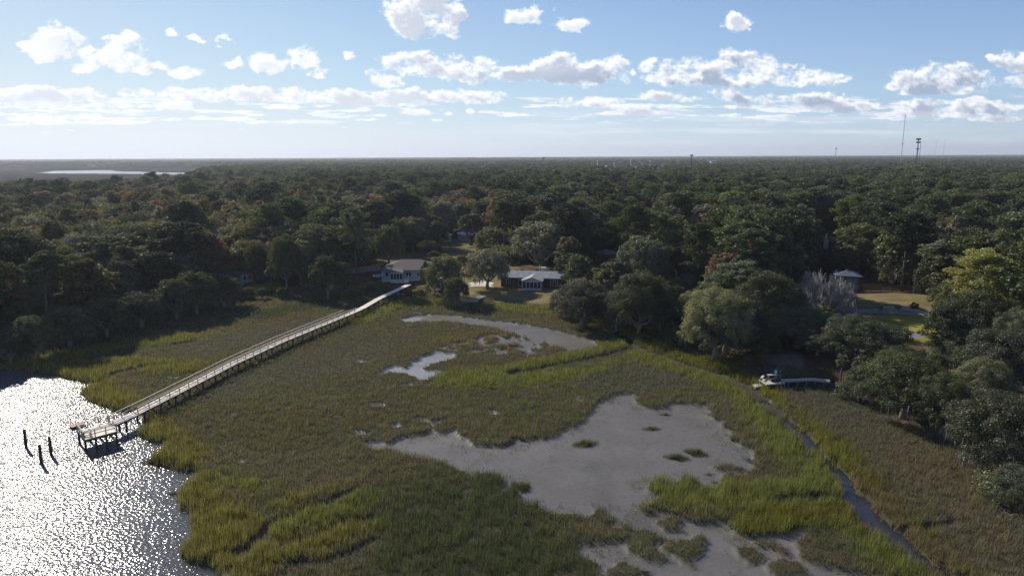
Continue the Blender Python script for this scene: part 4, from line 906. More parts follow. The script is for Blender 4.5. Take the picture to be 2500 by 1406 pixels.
# three mooring piles
for (px, py, pt), lb in (((64,1093,1048), 'leftmost of the three dark mooring piles standing in the sparkling river'), ((101,1132,1086), 'nearest middle one of the three dark mooring piles in the river'), ((125,1112,1066), 'mooring pile nearest to the platform, rightmost of the three')):
    g = G(px, py, 0); h = 1.
    for _ in range(30): _, yy = PX(g[0], g[1], h); h += (float(yy)-pt)/19*.9
    m_ = MB(); m_.tube([(0, 0, -2.5), (.02, 0, 0), (.05, .02, h-.1), (.05, .02, h)], [.19, .18, .165, .12], 9); o = m_.obj('mooring_pile', M_pile, None, True); o.location = (g[0], g[1], 0); tag(o, lb, 'pile', 'mooring piles off the platform')
# ------------------------------------------------------------------ houses
def win(par, x, z, w, h, y=0., face='y', panes=2, fr=M_trim):
    """window: a frame with its pane, on a wall facing -y (or +-x)"""
    def bx(m, x0, x1, y0, y1, z0, z1):
        if face == 'y': m.box(x0, x1, y0, y1, z0, z1)
        else: m.box(min(y-(y0-y), y-(y1-y)) if face == '+x' else min(y0, y1), max(y-(y0-y), y-(y1-y)) if face == '+x' else max(y0, y1), x0, x1, z0, z1)
    f = MB(); t_ = .09
    bx(f, x-w/2, x+w/2, y-.05, y-.003, z, z+t_); bx(f, x-w/2, x+w/2, y-.05, y-.003, z+h-t_, z+h)
    for i in range(panes+1): c = x-w/2+t_/2+(w-t_)*i/panes; bx(f, c-t_/2, c+t_/2, y-.05, y-.003, z+t_, z+h-t_)
    fo = f.obj('window', fr, par); p = MB(); bx(p, x-w/2+.03, x+w/2-.03, y-.022, y-.004, z+.03, z+h-.03); p.obj('pane', M_glass, fo)
def hip(L, D, z, rise, ov=.5, inset=None, t_=.16):
    a, b = L/2+ov, D/2+ov; i = inset if inset is not None else b; m = MB()
    v = [(-a, -b, z), (a, -b, z), (a, b, z), (-a, b, z), (-a+i, 0, z+rise), (a-i, 0, z+rise)]; v2 = [(x, y, q_-t_) for x, y, q_ in v[:4]]
    m.add(v+v2, [(0, 1, 5, 4), (2, 3, 4, 5), (1, 2, 5, 5), (3, 0, 4, 4), (6, 7, 1, 0), (7, 8, 2, 1), (8, 9, 3, 2), (9, 6, 0, 3), (9, 8, 7, 6)]); return m
def house(px0, py0, px1, py1, z, label, D, wh, roofm, wallm, rise, inset=None, name='house', Lx=0, ov=.5, roof=True):
    a, b = G(px0, py0, z), G(px1, py1, z); L = float(np.linalg.norm(b-a))+Lx; rz = math.atan2((b-a)[1], (b-a)[0]); d = (b-a)/np.linalg.norm(b-a); c = a+d*L/2+np.array([-d[1], d[0], 0])*D/2
    e = empty(name, (c[0], c[1], z-.15), rz, label=label, cat='house' if name == 'house' else name.replace('_', ' '))
    MB().box(-L/2, L/2, -D/2, D/2, -.4, wh).obj('wall', wallm, e)
    r_ = hip(L, D, wh+.16, rise, ov, inset).obj('roof', roofm, e) if roof else None
    return e, L, r_
eA, L, rA = house(932,684,1062,684,2.0,'pale blue house with brown hip roof at the landward end of the boardwalk', 10, 2.9, M_roofbrown, M_blue, 2.3)
x0 = -L/2; pxm = L/130.
MB().box(x0-.02+.0, x0+L+.02, -5.03, -5.003, -.3, .35).obj('foundation', M_conc, eA)
for xx, w_, pn_ in ((13, .9, 1), (66, 1.6, 2), (90, .8, 1)): win(eA, x0+xx*pxm, 1.2, w_, 1.35, -5., panes=pn_)
pc = x0+40*pxm; po = MB(); po.box(pc-1.75, pc+1.75, -7.2, -5.003, -.3, .75); po.box(pc-1.75, pc+1.75, -7.2, -5.003, 2.35, 2.75); [po.box(pc+x-.07, pc+x+.07, -7.2, -7.06, .75, 2.35) for x in (-1.68, -.84, 0, .84, 1.68)]; [po.box(pc+x-.07, pc+x+.07, -5.2, -5.06, .75, 2.35) for x in (-1.68, 1.68)]; po = po.obj('sun_porch', M_trim, eA)
MB().box(pc-1.6, pc+1.6, -7.1, -7.08, .78, 2.33).obj('pane', M_glass, po)
m_ = MB(); m_.add([(pc-2.1, -7.5, 2.78), (pc+2.1, -7.5, 2.78), (pc+1.4, -4.4, 3.55), (pc-1.4, -4.4, 3.55), (pc-2.1, -5.4, 2.78), (pc+2.1, -5.4, 2.78)], [(0, 1, 2, 3), (0, 3, 4, 4), (1, 5, 2, 2), (0, 4, 5, 1)]); m_.obj('porch_roof', M_roofbrown, eA)
m_ = MB(); [m_.box(pc+1.9, pc+3.1, -6.9+i*.3, -6.6+i*.3, -.3, -.1+i*.18) for i in range(5)]; so_ = m_.obj('stairs', M_white, eA); m_ = MB(); [m_.bar((pc+x, -6.9, .9), (pc+x, -5.2, 1.8), .07, .07) for x in (1.9, 3.1)]; [m_.box(pc+x-.04, pc+x+.04, y-.04, y+.04, -.3, zz) for x in (1.9, 3.1) for y, zz in ((-6.9, .9), (-5.25, 1.75))]; m_.obj('stair_rail', M_white, so_)
m_ = MB(); m_.tube([(3., 0.9, 2.9), (3., .9, 5.2)], .12, 6); m_.obj('vent_pipe', M_steel, rA)
eB, L, rB = house(1223,699,1371,703,2.0,'low dark brick house with light grey metal roof and white sunroom', 8.5, 2.55, M_roofgrey, M_brick, 1.15, inset=.01, Lx=.3)
x0 = -L/2; pxm = L/148.
win(eB, x0+47*pxm, .35, .9, 2.0, -4.25, panes=1); win(eB, x0+128*pxm, .5, 1.9, 1.8, -4.25, panes=3); win(eB, x0+18*pxm, 1., 1.2, 1.1, -4.25)
sc_ = x0+80*pxm; m_ = MB(); xl, xr, yf = sc_-2.6, sc_+2.4, -8.2
m_.box(xl, xr, yf, -4.26, -.4, .55); m_.box(xl, xr, yf, -4.26, 2.2, 2.5)
for x in (0, .2, .4, .6, .8, 1.): xx = xl+.08+(xr-xl-.16)*x; m_.box(xx-.08, xx+.08, yf, yf+.16, .55, 2.2)
for y in (.33, .66, 1.): yy = yf+.1+(-4.4-yf)*y; m_.box(xr-.16, xr, yy-.08, yy+.08, .55, 2.2); m_.box(xl, xl+.16, yy-.08, yy+.08, .55, 2.2)
m_.add([(xl, yf+.02, 2.5), (xr, yf+.02, 2.5), ((xl+xr)/2, yf+.02, 3.35)], [(0, 1, 2)]); sr = m_.obj('sunroom', M_trim, eB)
m_ = MB(); m_.box(xl+.1, xr-.1, yf+.07, yf+.09, .56, 2.19); m_.box(xr-.09, xr-.07, yf+.1, -4.3, .56, 2.19); m_.obj('pane', M_glass, sr)
m_ = MB(); c_ = (xl+xr)/2
for sg, xe in ((-1, xl-.35), (1, xr+.35)): m_.add([(c_, yf-.4, 3.55), (xe, yf-.4, 2.5), (xe, -4.0, 2.5), (c_, -2.2, 3.55), (c_, yf-.4, 3.43), (xe, yf-.4, 2.38), (xe, -4.0, 2.38), (c_, -2.2, 3.43)], [(0, 1, 2, 3), (4, 7, 6, 5), (0, 4, 5, 1), (1, 5, 6, 2)])
m_.obj('sunroom_roof', mat('pale_tan_roof', (.30, .29, .265), .7, .15, 1.5), eB)
m_ = MB(); m_.box(1.6, 2.9, 2.2, 3.2, 2.6, 4.3); m_.box(1.5, 3.0, 2.1, 3.3, 4.3, 4.45); m_.obj('chimney', M_conc, rB)
eC, L, rC = house(588,692,614,688,2.,'small teal house with white trim half hidden by trees left of the pier', 5, 2.6, M_roofgrey, M_blue, .5, name='house', Lx=.6)
win(eC, -.6, .9, .8, 1.2, -2.5, panes=1); win(eC, .9, .9, 1.1, 1.2, -2.5)
e_, L, r_ = house(520,676,645,679,2.1,'dark roofed teal rear wing behind the small left house', 7, 2.3, mat('dark_shingles', (.06, .06, .065), .9, .2, 3.), mat('teal_siding', (.20, .33, .36), .7, .08), 1.6)
win(e_, L/2-2.2, .9, 1.3, 1.1, -3.5)
e_, L, r_ = house(830,660,905,652,2.2,'dark gabled house in deep shade left of the blue house', 8, 2.6, mat('black_shingles', (.045, .045, .05), .9, .2, 3.), M_brick, 2.6)
m_ = MB(); m_.add([(-1.8, -4.9, 2.9), (0, -4.9, 4.5), (1.8, -4.9, 2.9), (-1.8, -1., 2.9), (0, -1., 4.5), (1.8, -1., 2.9)], [(0, 1, 4, 3), (1, 2, 5, 4), (0, 2, 1, 1)]); g_ = m_.obj('gable', M_brick, e_)
m_ = MB(); m_.bar((-1.95, -4.97, 2.85), (0, -4.97, 4.62), .12, .22); m_.bar((0, -4.97, 4.62), (1.95, -4.97, 2.85), .12, .22); m_.obj('bargeboard', M_white, g_)
eS, L, r_ = house(1063,702,1076,703,2.,'tiny white garden shed with pale gable roof beside the blue house', 2.6, 2.3, M_white, M_white, .9, name='garden_shed', inset=.01, Lx=.2, ov=.18)
m_ = MB(); m_.box(-.45, .45, -1.34, -1.303, 0, 1.9); m_.obj('door', M_grey, eS)
m_ = MB(); m_.add([(-L/2, -1.2, 2.3), (-L/2, 1.2, 2.3), (-L/2, 0, 3.2), (L/2, -1.2, 2.3), (L/2, 1.2, 2.3), (L/2, 0, 3.2)], [(0, 1, 2), (3, 5, 4)]); m_.obj('gable', M_white, eS)
M_barn = mat('white_metal_roof', (.72, .74, .75), .5, .08)
for px0, px1, py, lb in ((1080,1102,592,'small white roofed building, left one of the two behind the blue house'), (1133,1166,590,'larger white roofed building, right one of the two behind the blue house')):
    e_, L, r_ = house(px0, py, px1, py-2, 2., lb, 7, 2.8, M_barn, M_conc, 1.4); win(e_, 0, 1., 1.4, 1.2, -3.5)
e_, L, r_ = house(1995,612,2034,611,2.,'dark roofed house with a tall white chimney among trees in the right woods', 7, 3., M_roofbrown, mat('dark_siding', (.08, .09, .11), .8, .1), 1.6)
m_ = MB(); m_.box(-.9, .5, -4.3, -3.52, -.3, 4.2); m_.box(-.65, .25, -4.25, -3.6, 4.2, 5.6); m_.tube([(-.2, -3.9, 5.6), (-.2, -3.9, 6.4)], [.42, .34], 8); m_.obj('chimney', M_white, e_); win(e_, -2.2, .9, 1.2, 1.2, -3.5)
e_, L, r_ = house(2040,697,2098,700,2.,'house with faded blue roof behind the dead mossy tree', 7, 2.7, mat('faded_blue_roof', (.08, .11, .15), .9, .15), mat('grey_siding', (.16, .16, .16), .8, .1), 1.3); win(e_, 1.5, .9, 1.2, 1.2, -3.5)  # walls in one even grey
e_, L, r_ = house(1655,668,1690,665,2.,'tan roofed outbuilding in the woods right of the grey roofed house', 6, 2.6, mat('tan_roof', (.24, .20, .16), .9, .15), M_brick, 1.7); win(e_, 0, .9, 1.2, 1.1, -3.)
e_, L, r_ = house(1460,640,1502,640,2.,'grey roofed house glimpsed through trees behind the big shore oaks', 6, 2.6, M_roofgrey, M_grey, 1.2); win(e_, 0, .9, 1.2, 1.1, -3.)
e_, L, r_ = house(246,722,330,716,2.,'sandy coloured house wall glimpsed through mossy trees near the left bank', 8, 3., M_grey, mat('sand_render', (.5, .44, .35), .8, .1), 1.4); win(e_, -1.5, 1., 1.3, 1.2, -4.); win(e_, 2.5, 1., 1.3, 1.2, -4.)
# fences
def fence(pts, z, h, label, step=2.4, m1=M_grey):
    P_ = [G(a, b, z) for a, b in pts]; o_ = P_[0]; e = empty('wooden_fence', tuple(o_), label=label, cat='fence'); pm_ = MB().box(-.06, .06, -.06, .06, -.4, h+.1).mesh('post', m1); pn_ = MB()
    for a, b in zip(P_, P_[1:]):
        L = np.linalg.norm(b-a); n_ = max(1, int(L/step))
        for i in range(n_):
            p, q_ = lerp(a, b, i/n_)-o_, lerp(a, b, (i+1)/n_)-o_; o = link('post', pm_, e); o.location = p
            for j in range(12): c = lerp(p, q_, (j+.5)/12); d = (q_-p)/np.linalg.norm(q_-p); pn_.bar(c-d*.085+[0, 0, h/2], c+d*.085+[0, 0, h/2], .03, h-.1)
    pn_.obj('panel', m1, e)
fence([(793,684),(845,672),(890,665),(930,661)], 2., 1.9, 'tall grey wooden fence running left from the blue house')
fence([(2060,712),(2150,710),(2262,716)], 2., 1.9, 'dark wooden fence along the back of the sunny right clearing', m1=M_brick)
fence([(1062,714),(1110,716)], 1.6, .6, 'low dark fence at the marsh edge below the garden shed', m1=M_pile)
fence([(1222,722),(1290,730),(1345,738)], 1.3, .5, 'low dark bulkhead fence below the brick house lawn', m1=M_pile)
# ------------------------------------------------------------------ small docks
def deckpoly(name, poly, z, label, th=.12, parent=None, m1=M_deck):
    P_ = [G(a, b, z) for a, b in poly]; o_ = P_[0]
    return P_, o_
def dock(label, quads, z, piles, cat='dock', m1=M_deck, name='small_dock', rail=None):
    first = G(*quads[0][0], z); e = empty(name, tuple(first), label=label, cat=cat)
    m_ = MB()
    for q4 in quads:
        c = [G(a, b, z)-first for a, b in q4]; n_ = max(4, int(np.linalg.norm(c[1]-c[0])/.3))
        for i in range(n_): a, b = lerp(c[0], c[1], (i+.5)/n_), lerp(c[3], c[2], (i+.5)/n_); m_.bar(a, b, np.linalg.norm(c[1]-c[0])/n_*.93, .05)
    m_.obj('deck', m1, e); m_ = MB()
    for q4 in quads:
        c = [G(a, b, z)-first+np.array([0, 0, -.13]) for a, b in q4]; [m_.bar(c[i], c[(i+1) % 4], .07, .2) for i in range(4)]
    m_.obj('frame', M_grey, e); pmm = MB(); pmm.tube([(0, 0, -z-1.2), (0, 0, 0)], .1, 7); pmm = pmm.mesh('piling', M_barkpale, True)
    for a, b in piles: o = link('piling', pmm, e); o.location = G(a, b, z)-first
    return e, first
M_pale = mat('sunbleached_boards', (.50, .46, .40), .8, .3, 2.5)
eD, f0 = dock('pale wooden dock with a walkway from the wooded bank on the right', [[(1853,926),(1872,938.5),(1917,934.5),(1900,923)], [(1903,931),(1985,927.5),(1985,922.5),(1903,925.5)], [(1985,927.5),(2026,932),(2026,926),(1985,922.5)]], 1.35,
  [(1856,928),(1875,938),(1916,934),(1898,923.5),(1925,930),(1925,925),(1948,929),(1948,924),(1970,928),(1970,923.5),(1990,928),(2012,930)], m1=M_pale)
eD2, _ = dock('low pale float tied to the creek end of the pale dock', [[(1838,938.5),(1845,945),(1864,941.5),(1857,936)]], .75, [(1841,940),(1860,940)], name='dock_float', cat='float', m1=M_pale)
tb = G(1884,927,1.38); e = empty('dock_table', tuple(tb), .1, label='pale topped work table on the pale dock beside the two people', cat='table'); MB().box(-.75, .75, -.35, .35, .82, .87).obj('tabletop', M_pale, e); lm_ = MB().box(-.04, .04, -.04, .04, 0, .82).mesh('leg', M_grey)
for x in (-.65, .65):
    for y in (-.28, .28): o = link('leg', lm_, e); o.location = (x, y, 0)
M_blk = mat('black_plastic', (.02, .02, .022), .5)
for i, (px, py, lb) in enumerate(((1887,932,'black storage tub on the dock, left of the pair'), (1898,931,'black storage tub on the dock, right of the pair'))):
    g = G(px, py, 1.38); e = empty('storage_tub', tuple(g), .3*i, label=lb, cat='tub', group='black tubs on the pale dock'); MB().box(-.26, .26, -.2, .2, 0, .36).obj('body', M_blk, e); MB().box(-.29, .29, -.23, .23, .36, .42).obj('lid', M_blk, e)
g = G(1861,926,1.38); e = empty('dock_bench', tuple(g), 1.0, label='narrow weathered bench on the creek side of the pale dock', cat='bench'); MB().box(-.8, .8, -.18, .18, .42, .47).obj('seat', M_pale, e); lm_ = MB().box(-.05, .05, -.15, .15, 0, .42).mesh('leg', M_grey)
for x in (-.6, .6): o = link('leg', lm_, e); o.location = (x, 0, 0)
eE, _ = dock('shaded grey dock with side ramp below the big oak near the houses', [[(1124,731),(1128,737),(1166,736),(1172,728)], [(1150,729),(1172,729),(1198,719),(1186,717)]], 1.5, [(1127,735),(1145,736),(1164,735),(1170,729),(1186,722)], m1=M_grey)
eF, _ = dock('dark weathered dock in deep shade at the left bank', [[(-20,856),(0,862),(62,841),(50,835)]], 1.4, [(0,860),(20,853),(40,846),(60,840),(-15,857)], m1=mat('dark_boards', (.10, .095, .085), .85, .2))
# ------------------------------------------------------------------ people
M_skin = mat('skin', (.42, .26, .19), .6)
def skinmesh(name, verts, edges, radii, m1, parent, root=0, sub=2):
    me = bpy.data.meshes.new(name); me.from_pydata(verts, edges, []); o = link(name, me, parent); me.materials.append(m1)
    md = o.modifiers.new('skin', 'SKIN'); md.use_smooth_shade = True
    for i, r_ in enumerate(radii): v_ = me.skin_vertices[0].data[i]; v_.radius = (r_, r_) if not hasattr(r_, '__len__') else r_; v_.use_root = i == root
    sb = o.modifiers.new('sub', 'SUBSURF'); sb.levels = sub; sb.render_levels = sub; return o
def person(px, py, z, rz, label, shirt, trousers, lean, arms):
    g = G(px, py, z); e = empty('person', tuple(g), rz, label=label, cat='person', group='people working on the pale dock'); k = lean
    V_ = [(0, 0, .93), (0, -.05*k, 1.12), (0, -.14*k, 1.33), (0, -.19*k, 1.46), (0, -.22*k, 1.55), (0, -.26*k, 1.66), (0, -.27*k, 1.74)]
    E_ = [(i, i+1) for i in range(6)]; R_ = [(.15, .11), (.14, .10), (.17, .115), (.07, .07), (.06, .06), (.088, .10), (.06, .07)]
    for s_ in (-1, 1):
        n = len(V_); V_ += [(.09*s_, 0, .88), (.11*s_, -.03, .48), (.12*s_, .02, .09), (.13*s_, -.12, .045)]; E_ += [(0, n), (n, n+1), (n+1, n+2), (n+2, n+3)]; R_ += [(.10, .10), (.065, .065), (.045, .045), (.04, .035)]
        n = len(V_); el_, ha = arms[0 if s_ < 0 else 1]; V_ += [(.19*s_, -.15*k, 1.38), (el_[0]*s_, el_[1], el_[2]), (ha[0]*s_, ha[1], ha[2])]; E_ += [(2, n), (n, n+1), (n+1, n+2)]; R_ += [(.06, .06), (.045, .045), (.03, .03)]
        w_ = len(V_)-1; hx, hy, hz = V_[w_]; V_ += [(hx, hy-.06, hz-.04)]; R_ += [(.035, .018)]; E_ += [(w_, len(V_)-1)]; pm_ = len(V_)-1
        for f_ in range(4): V_ += [(hx+(-.027+f_*.018), hy-.12, hz-.055), (hx+(-.03+f_*.02), hy-.14-.006*(1.5-abs(f_-1.5)), hz-.09)]; n = len(V_); E_ += [(pm_, n-2), (n-2, n-1)]; R_ += [(.009, .009), (.008, .008)]
        V_ += [(hx-.045*s_, hy-.07, hz-.05), (hx-.05*s_, hy-.10, hz-.07)]; n = len(V_); E_ += [(pm_, n-2), (n-2, n-1)]; R_ += [(.010, .010), (.009, .009)]
    skinmesh('body', V_, E_, R_, M_skin, e)
    # shirt with sleeves, trousers, hair
    sv_ = [V_[1], (0, -.10*k, 1.25), V_[2], (0, -.18*k, 1.43)]; se = [(0, 1), (1, 2), (2, 3)]; sr_ = [(.175, .135), (.18, .135), (.195, .14), (.085, .085)]; sv_.append((0, 0, .92)); se.append((0, 4)); sr_.append((.18, .14))
    for s_ in (-1, 1): el_, ha = arms[0 if s_ < 0 else 1]; n = len(sv_); sv_ += [(.19*s_, -.15*k, 1.38), (el_[0]*s_, el_[1], el_[2])]; se += [(2, n), (n, n+1)]; sr_ += [(.08, .08), (.062, .062)]
    skinmesh('shirt', sv_, se, sr_, shirt, e)
    tv_ = [(0, 0, .95)]; te = []; tr_ = [(.17, .13)]
    for s_ in (-1, 1): n = len(tv_); tv_ += [(.09*s_, 0, .86), (.11*s_, -.03, .48), (.12*s_, .02, .13)]; te += [(0, n), (n, n+1), (n+1, n+2)]; tr_ += [(.12, .12), (.085, .085), (.07, .07)]
    skinmesh('trousers', tv_, te, tr_, trousers, e)
    hx = V_[6]; skinmesh('hair', [(hx[0], hx[1]+.02, hx[2]+.01), (hx[0], hx[1]+.075, hx[2]-.06)], [(0, 1)], [(.085, .09), (.06, .06)], mat('dark_hair', (.05, .04, .03), .8), e)
    m_ = MB(); [m_.box(hx[0]+x-.012, hx[0]+x+.012, hx[1]-.092, hx[1]-.075, hx[2]-.075, hx[2]-.06) for x in (-.032, .032)]; m_.obj('eyes', M_blk, e)
person(1893,926.5,1.38,2.6,'person in a light blue top standing at the dock table, left of the two', mat('light_blue_cloth', (.36, .55, .68), .9), mat('pale_grey_cloth', (.35, .37, .4), .9), 1.2, [((.24, -.2, 1.12), (.16, -.42, 1.0)), ((.24, -.2, 1.12), (.16, -.42, 1.0))])
person(1904,928.5,1.38,-.5,'person in dark blue clothes standing on the dock, right of the two', mat('navy_cloth', (.035, .05, .09), .9), mat('blue_grey_cloth', (.12, .16, .22), .9), .6, [((.25, -.02, 1.1), (.27, -.12, .86)), ((.25, -.12, 1.12), (.18, -.34, 1.02))])
# ------------------------------------------------------------------ vehicles and garden things
def car(px, py, rz, label, paint):
    g = G(px, py, 2.); e = empty('parked_car', (g[0], g[1], gz(g[0], g[1])), rz, label=label, cat='car', group='cars parked under the trees')
    m_ = MB(); pr_ = [(-2.2, .35), (-2.25, .75), (-2.1, .95), (2.0, .88), (2.2, .7), (2.2, .35)]; n_ = len(pr_); v = [(x, s_*.88, z) for s_ in (-1, 1) for x, z in pr_]; f = [(i, (i+1) % n_, (i+1) % n_+n_, i+n_) for i in range(n_)]; m_.add(v, f); m_.add(v, [(0, 3, 4, 5), (0, 1, 2, 3), (n_, n_+3, n_+4, n_+5), (n_, n_+1, n_+2, n_+3)]); m_.obj('body', paint, e)
    m_ = MB(); m_.add([(-1.6, -.78, .96), (1., -.78, .92), (.45, -.62, 1.42), (-1.2, -.62, 1.45), (-1.6, .78, .96), (1., .78, .92), (.45, .62, 1.42), (-1.2, .62, 1.45)], [(0, 1, 2, 3), (4, 7, 6, 5), (1, 5, 6, 2), (0, 3, 7, 4)]); m_.obj('windows', M_glass, e); MB().box(-1.2, .45, -.62, .62, 1.44, 1.48).obj('cabin_roof', paint, e)
    wm_ = MB(); wm_.tube([(0, -.1, 0), (0, .1, 0)], .33, 12); wm_ = wm_.mesh('wheel', M_blk)
    for x in (-1.4, 1.4):
        for y in (-.82, .82): o = link('wheel', wm_, e); o.location = (x, y, .33)
car(738,659,.2,'white car parked under trees left of the pier, the upper one',M_white); car(768,672,.1,'silver car parked under trees left of the pier, the lower one',mat('silver_paint', (.5, .51, .53), .35, 0, 1, .6)); car(634,646,.15,'pale car in the shade behind the small teal house',M_conc)
g = G(925,677,2.); e = empty('small_boat', (g[0], g[1], 1.95), .4, label='small white skiff beside the left corner of the blue house', cat='boat')
m_ = MB(); sec = [(-1.7, .62, .25), (-.5, .72, .2), (.8, .6, .22), (1.8, .05, .45)]; v = []
for x, hw, kz in sec: v += [(x, -hw, .75), (x, -hw*.7, kz), (x, hw*.7, kz), (x, hw, .75)]
m_.add(v, [(i*4+j, i*4+j+1, i*4+j+5, i*4+j+4) for i in range(3) for j in range(3)]+[(0, 1, 2, 3)]); m_.obj('hull', M_white, e); m_ = MB(); [m_.box(x-.13, x+.13, -.6, .6, .55, .6) for x in (-.9, .3)]; m_.obj('thwart', M_grey, e)
e = empty('garden_border', tuple(G(2170,756,2.)), 0, label='low pale curved garden wall with orange shrubs on the right clearing', cat='garden wall')
m_ = MB()
for i in range(10): a0, a1 = math.pi*(.08+i*.084), math.pi*(.08+(i+1)*.084); m_.bar((1.6*math.cos(a0), 1.2*math.sin(a0), .25), (1.6*math.cos(a1), 1.2*math.sin(a1), .25), .25, .6)
m_.obj('wall', M_conc, e)
for x in (-2.1, 2.1):
    c, n_ = crown_pts(np.random.default_rng(3), [(0, 0, .35, .6)], 300, 8, .5, .7); lv, lf = leafquads(c, n_, .12, np.random.default_rng(5)); o = link('shrub', npmesh('shrub', lv, lf, leafcol('foliage', 'red')), e); o.location = (x, 0, .1)
for px, py, r_, c_, lb in ((636,694,.9,'green','round clipped bush on the bright lawn left of the pier'), (2205,832,1.5,'dark','dark round bush on the golden lawn of the right clearing'), (790,702,.9,'dark','dark bush at the marsh edge between left lawn and pier'),(2232,752,.8,'rust','small brown shrub on the tan lawn of the right clearing'),(1640,812,2.,'green','leafy shrub at the marsh edge below the light green shore trees'),(2062,950,1.5,'green','bushy shrub at the foot of the palm by the white dock'),(2380,1100,2.2,'dark','dark shrub at the marsh edge below the lower right oaks'),(2440,1190,2.,'green','green shrub at the marsh edge near the right border')):
    g = G(px, py, 1.9); c, n_ = crown_pts(np.random.default_rng(px), [(0, 0, r_*.8, r_), (r_*.6, .2, r_*.6, r_*.7), (-r_*.5, -.2, r_*.5, r_*.6)], 1500, 10, .5, .8); lv, lf = leafquads(c, n_, .14, np.random.default_rng(5))
    o = link('round_bush', npmesh('round_bush', lv, lf, leafcol('foliage', c_))); o.location = (g[0], g[1], gz(g[0], g[1])); tag(o, lb, 'bush')
# ------------------------------------------------------------------ things on the horizon
def top_at(x, y, py):
    h = 30.
    for _ in range(60): _, yy = PX(x, y, h); h += (float(yy)-py)*y/F*.8
    return h
def mast(px, ytop, dist, label, w, kind='lattice', cat='tower', name='cell_tower', plats=(), colr=M_darksteel):
    x = (px-CX)/F*dist; y = dist; h = top_at(x, y, ytop)
    xx, _ = PX(x, y, h); x += (px-float(xx))*dist/F; e = empty(name, (x, y, 1.5), label=label, cat=cat); h -= 1.5; m_ = MB()
    if kind == 'lattice':
        for i in range(3): a = i*2.094; m_.bar((w*math.cos(a), w*math.sin(a), 0), (w*.7*math.cos(a), w*.7*math.sin(a), h), .28*w, .28*w)
        k = 0; n_ = int(h/(w*2.6))
        for j in range(n_):
            for i in range(3): a, b = i*2.094, (i+1)*2.094; m_.bar((w*.85*math.cos(a), w*.85*math.sin(a), h*j/n_), (w*.85*math.cos(b), w*.85*math.sin(b), h*(j+1)/n_), .12*w, .12*w)
    else: m_.tube([(0, 0, 0), (0, 0, h*.5), (0, 0, h)], [w, w*.8, w*.55], 8)
    m_.obj('mast', colr, e)
    for z0, r_, hh in plats:
        m_ = MB()
        for i in range(9): a = i*.698; m_.box(r_*math.cos(a)-.3*hh, r_*math.cos(a)+.3*hh, r_*math.sin(a)-.3, r_*math.sin(a)+.3, h-z0-hh, h-z0)
        for i in range(3): a = i*2.094; m_.bar((0, 0, h-z0-hh/2), (r_*math.cos(a), r_*math.sin(a), h-z0-hh/2), .3, .3)
        m_.tube([(r_*math.cos(i*.524), r_*math.sin(i*.524), h-z0-hh*.6) for i in range(13)], .18, 4, cap=False); m_.obj('antenna_array', colr, e)
    return e, h
mast(2243.5, 338, 1000, 'tallest dark cell tower with antenna rings on the right horizon', 1.0, 'pole', plats=((0, 2.3, 2.4), (4.5, 2.2, 2.), (14, 1.6, 1.5)))
mast(2249, 346, 1150, 'thin companion mast just right of the dark cell tower', .45, 'lattice', name='radio_mast')
e, h = mast(2211.5, 279, 1500, 'very tall slender guyed radio mast on the right horizon', .75, 'lattice', name='radio_mast', colr=M_steel, plats=((h0 := 60, .9, 2.),))
m_ = MB()
for i in range(3):
    for q_ in (.95, .6, .3): a = i*2.094+.4; m_.bar((0, 0, h*q_), (h*.45*math.cos(a), h*.45*math.sin(a), 0), .05, .05)
m_.obj('guy_wires', M_steel, e)
mast(2042, 359, 1700, 'short lattice tower on the horizon left of the cell tower', .9, 'lattice', plats=((3, 1.4, 2.2),), colr=M_steel)
mast(1689, 378, 900, 'dark pole tower with box shaped antenna head, right of centre', .75, 'pole', plats=((0, 1.5, 1.6), (5, 1.3, 1.)))
mast(2287, 342, 4200, 'very faint far mast right of the cell tower, left of two', .8, 'lattice', name='radio_mast', colr=M_steel); mast(2307, 342, 4300, 'very faint far mast right of the cell tower, right of two', .8, 'lattice', name='radio_mast', colr=M_steel)
mast(268, 377, 4500, 'faint far mast above the distant river', .8, 'lattice', name='radio_mast', colr=M_steel); mast(413, 378, 4600, 'faint far mast on the left horizon, left one of a pair', .8, 'lattice', name='radio_mast', colr=M_steel); mast(447, 379, 4600, 'faint far mast on the left horizon, right one of a pair', .8, 'lattice', name='radio_mast', colr=M_steel)
for px, yt, dd, lb in ((1459,392,1640,'leftmost of the tall white stadium light poles'), (1499,398,1660,'short white stadium light pole, second from left'), (1540,387,1640,'tallest white stadium light pole in the middle'), (1587,392,1640,'rightmost of the tall white stadium light poles')):
    e, h = mast(px, yt, dd, lb, .55, 'pole', cat='light pole', name='stadium_light', colr=M_white); e['group'] = 'light poles over the sports field'; m_ = MB(); [m_.box(-2.2+i*.9, -1.6+i*.9, -.3, .3, h-1.2+j*.7, h-.7+j*.7) for i in range(5) for j in range(2)]; m_.bar((-2.3, 0, h-.9), (2.3, 0, h-.9), .2, .2); m_.obj('lamp_bank', M_white, e)
for px, yt, dd, lb in ((1655,392,1400,'street light left of the dark pole tower'), (1730,395,1350,'small street light just right of the dark pole tower'), (1760,396,1400,'second small street light right of the dark pole tower'), (1805,395,1500,'street light on the far road below the horizon'), (1840,396,1500,'rightmost street light on the far road')):
    e, h = mast(px, yt, dd, lb, .2, 'pole', cat='street light', name='street_light', colr=M_white); e['group'] = 'street lights in the far woods'; m_ = MB(); m_.box(-1.4, 1.4, -.3, .3, h, h+.5); m_.obj('lamp_head', M_white, e)
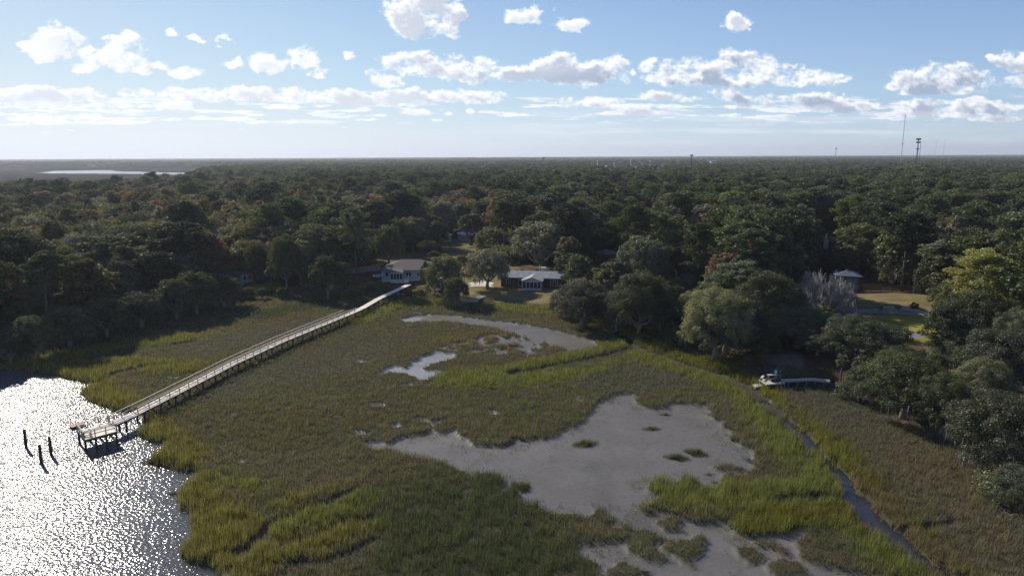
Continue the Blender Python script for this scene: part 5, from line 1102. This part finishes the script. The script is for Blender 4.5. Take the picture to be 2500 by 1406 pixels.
# water tower and far buildings
x = (1327-CX)/F*2300; h = top_at(x, 2300, 384); e = empty('water_tower', (x, 2300, 1.5), label='small dark water tower breaking the horizon near the centre', cat='water tower'); m_ = MB(); m_.tube([(0, 0, h-8), (0, 0, h-6.5), (0, 0, h-3), (0, 0, h-1.5)], [2.2, 4.4, 4.4, 1.5], 14); m_.obj('tank', M_darksteel, e, True)
lm_ = MB().bar((3, 0, 0), (2.4, 0, h-7), .5, .5).mesh('leg', M_darksteel)
for i in range(4): o = link('leg', lm_, e); o.rotation_euler = (0, 0, i*1.571+.7)
for px, py, dd, w_, hh, lb, m1 in ((1482,416,1600,26,7,'low white stadium building beside the light poles',M_white), (1560,417,1600,55,3.5,'long pale low building at the far sports field',M_conc), (1733,403,1500,9,6,'small pale building in the woods right of the pole tower',M_conc), (340,409,2860,22,7,'small white house on the far river bank, right pair',M_white), (240,407,2900,14,6,'small white house on the far river bank, left one',M_white), (580,408,2900,30,6,'pale group of low buildings on the far left shore',M_conc), (840,404,2500,40,8,'pale low buildings on the horizon left of centre',M_conc)):
    x = (px-CX)/F*dd; zt = 36-(py-386)*dd/F*.98+hh*.3; e = empty('far_building', (x, dd, 1.), label=lb, cat='building', group='small buildings far away'); zt = max(zt, hh)
    MB().box(-w_/2, w_/2, -6, 6, 0, zt).obj('wall', m1, e); m_ = MB(); m_.add([(-w_/2-1, -7, zt), (w_/2+1, -7, zt), (w_/2+1, 7, zt), (-w_/2-1, 7, zt), (-w_/2-1, 0, zt+2.4), (w_/2+1, 0, zt+2.4)], [(0, 1, 5, 4), (2, 3, 4, 5), (0, 4, 3, 3), (1, 2, 5, 5)]); m_.obj('roof', M_barn if m1 is M_white else M_roofgrey, e)
# ------------------------------------------------------------------ haze over the whole country
HZ = bpy.data.materials.new('haze'); HZ.use_nodes = True; q = NT(HZ.node_tree)
pv = q.n('ShaderNodeVolumePrincipled'); pv.inputs['Color'].default_value = (.80, .88, 1, 1); pv.inputs['Density'].default_value = 9e-5; pv.inputs['Anisotropy'].default_value = .3
q.n('ShaderNodeOutputMaterial', i_1=pv.outputs[0])
link('haze', MB().box(-14500, 14500, -700, 16800, -4, 190).mesh('haze', HZ), kind='stuff', label='thin blue haze over the distant woods')
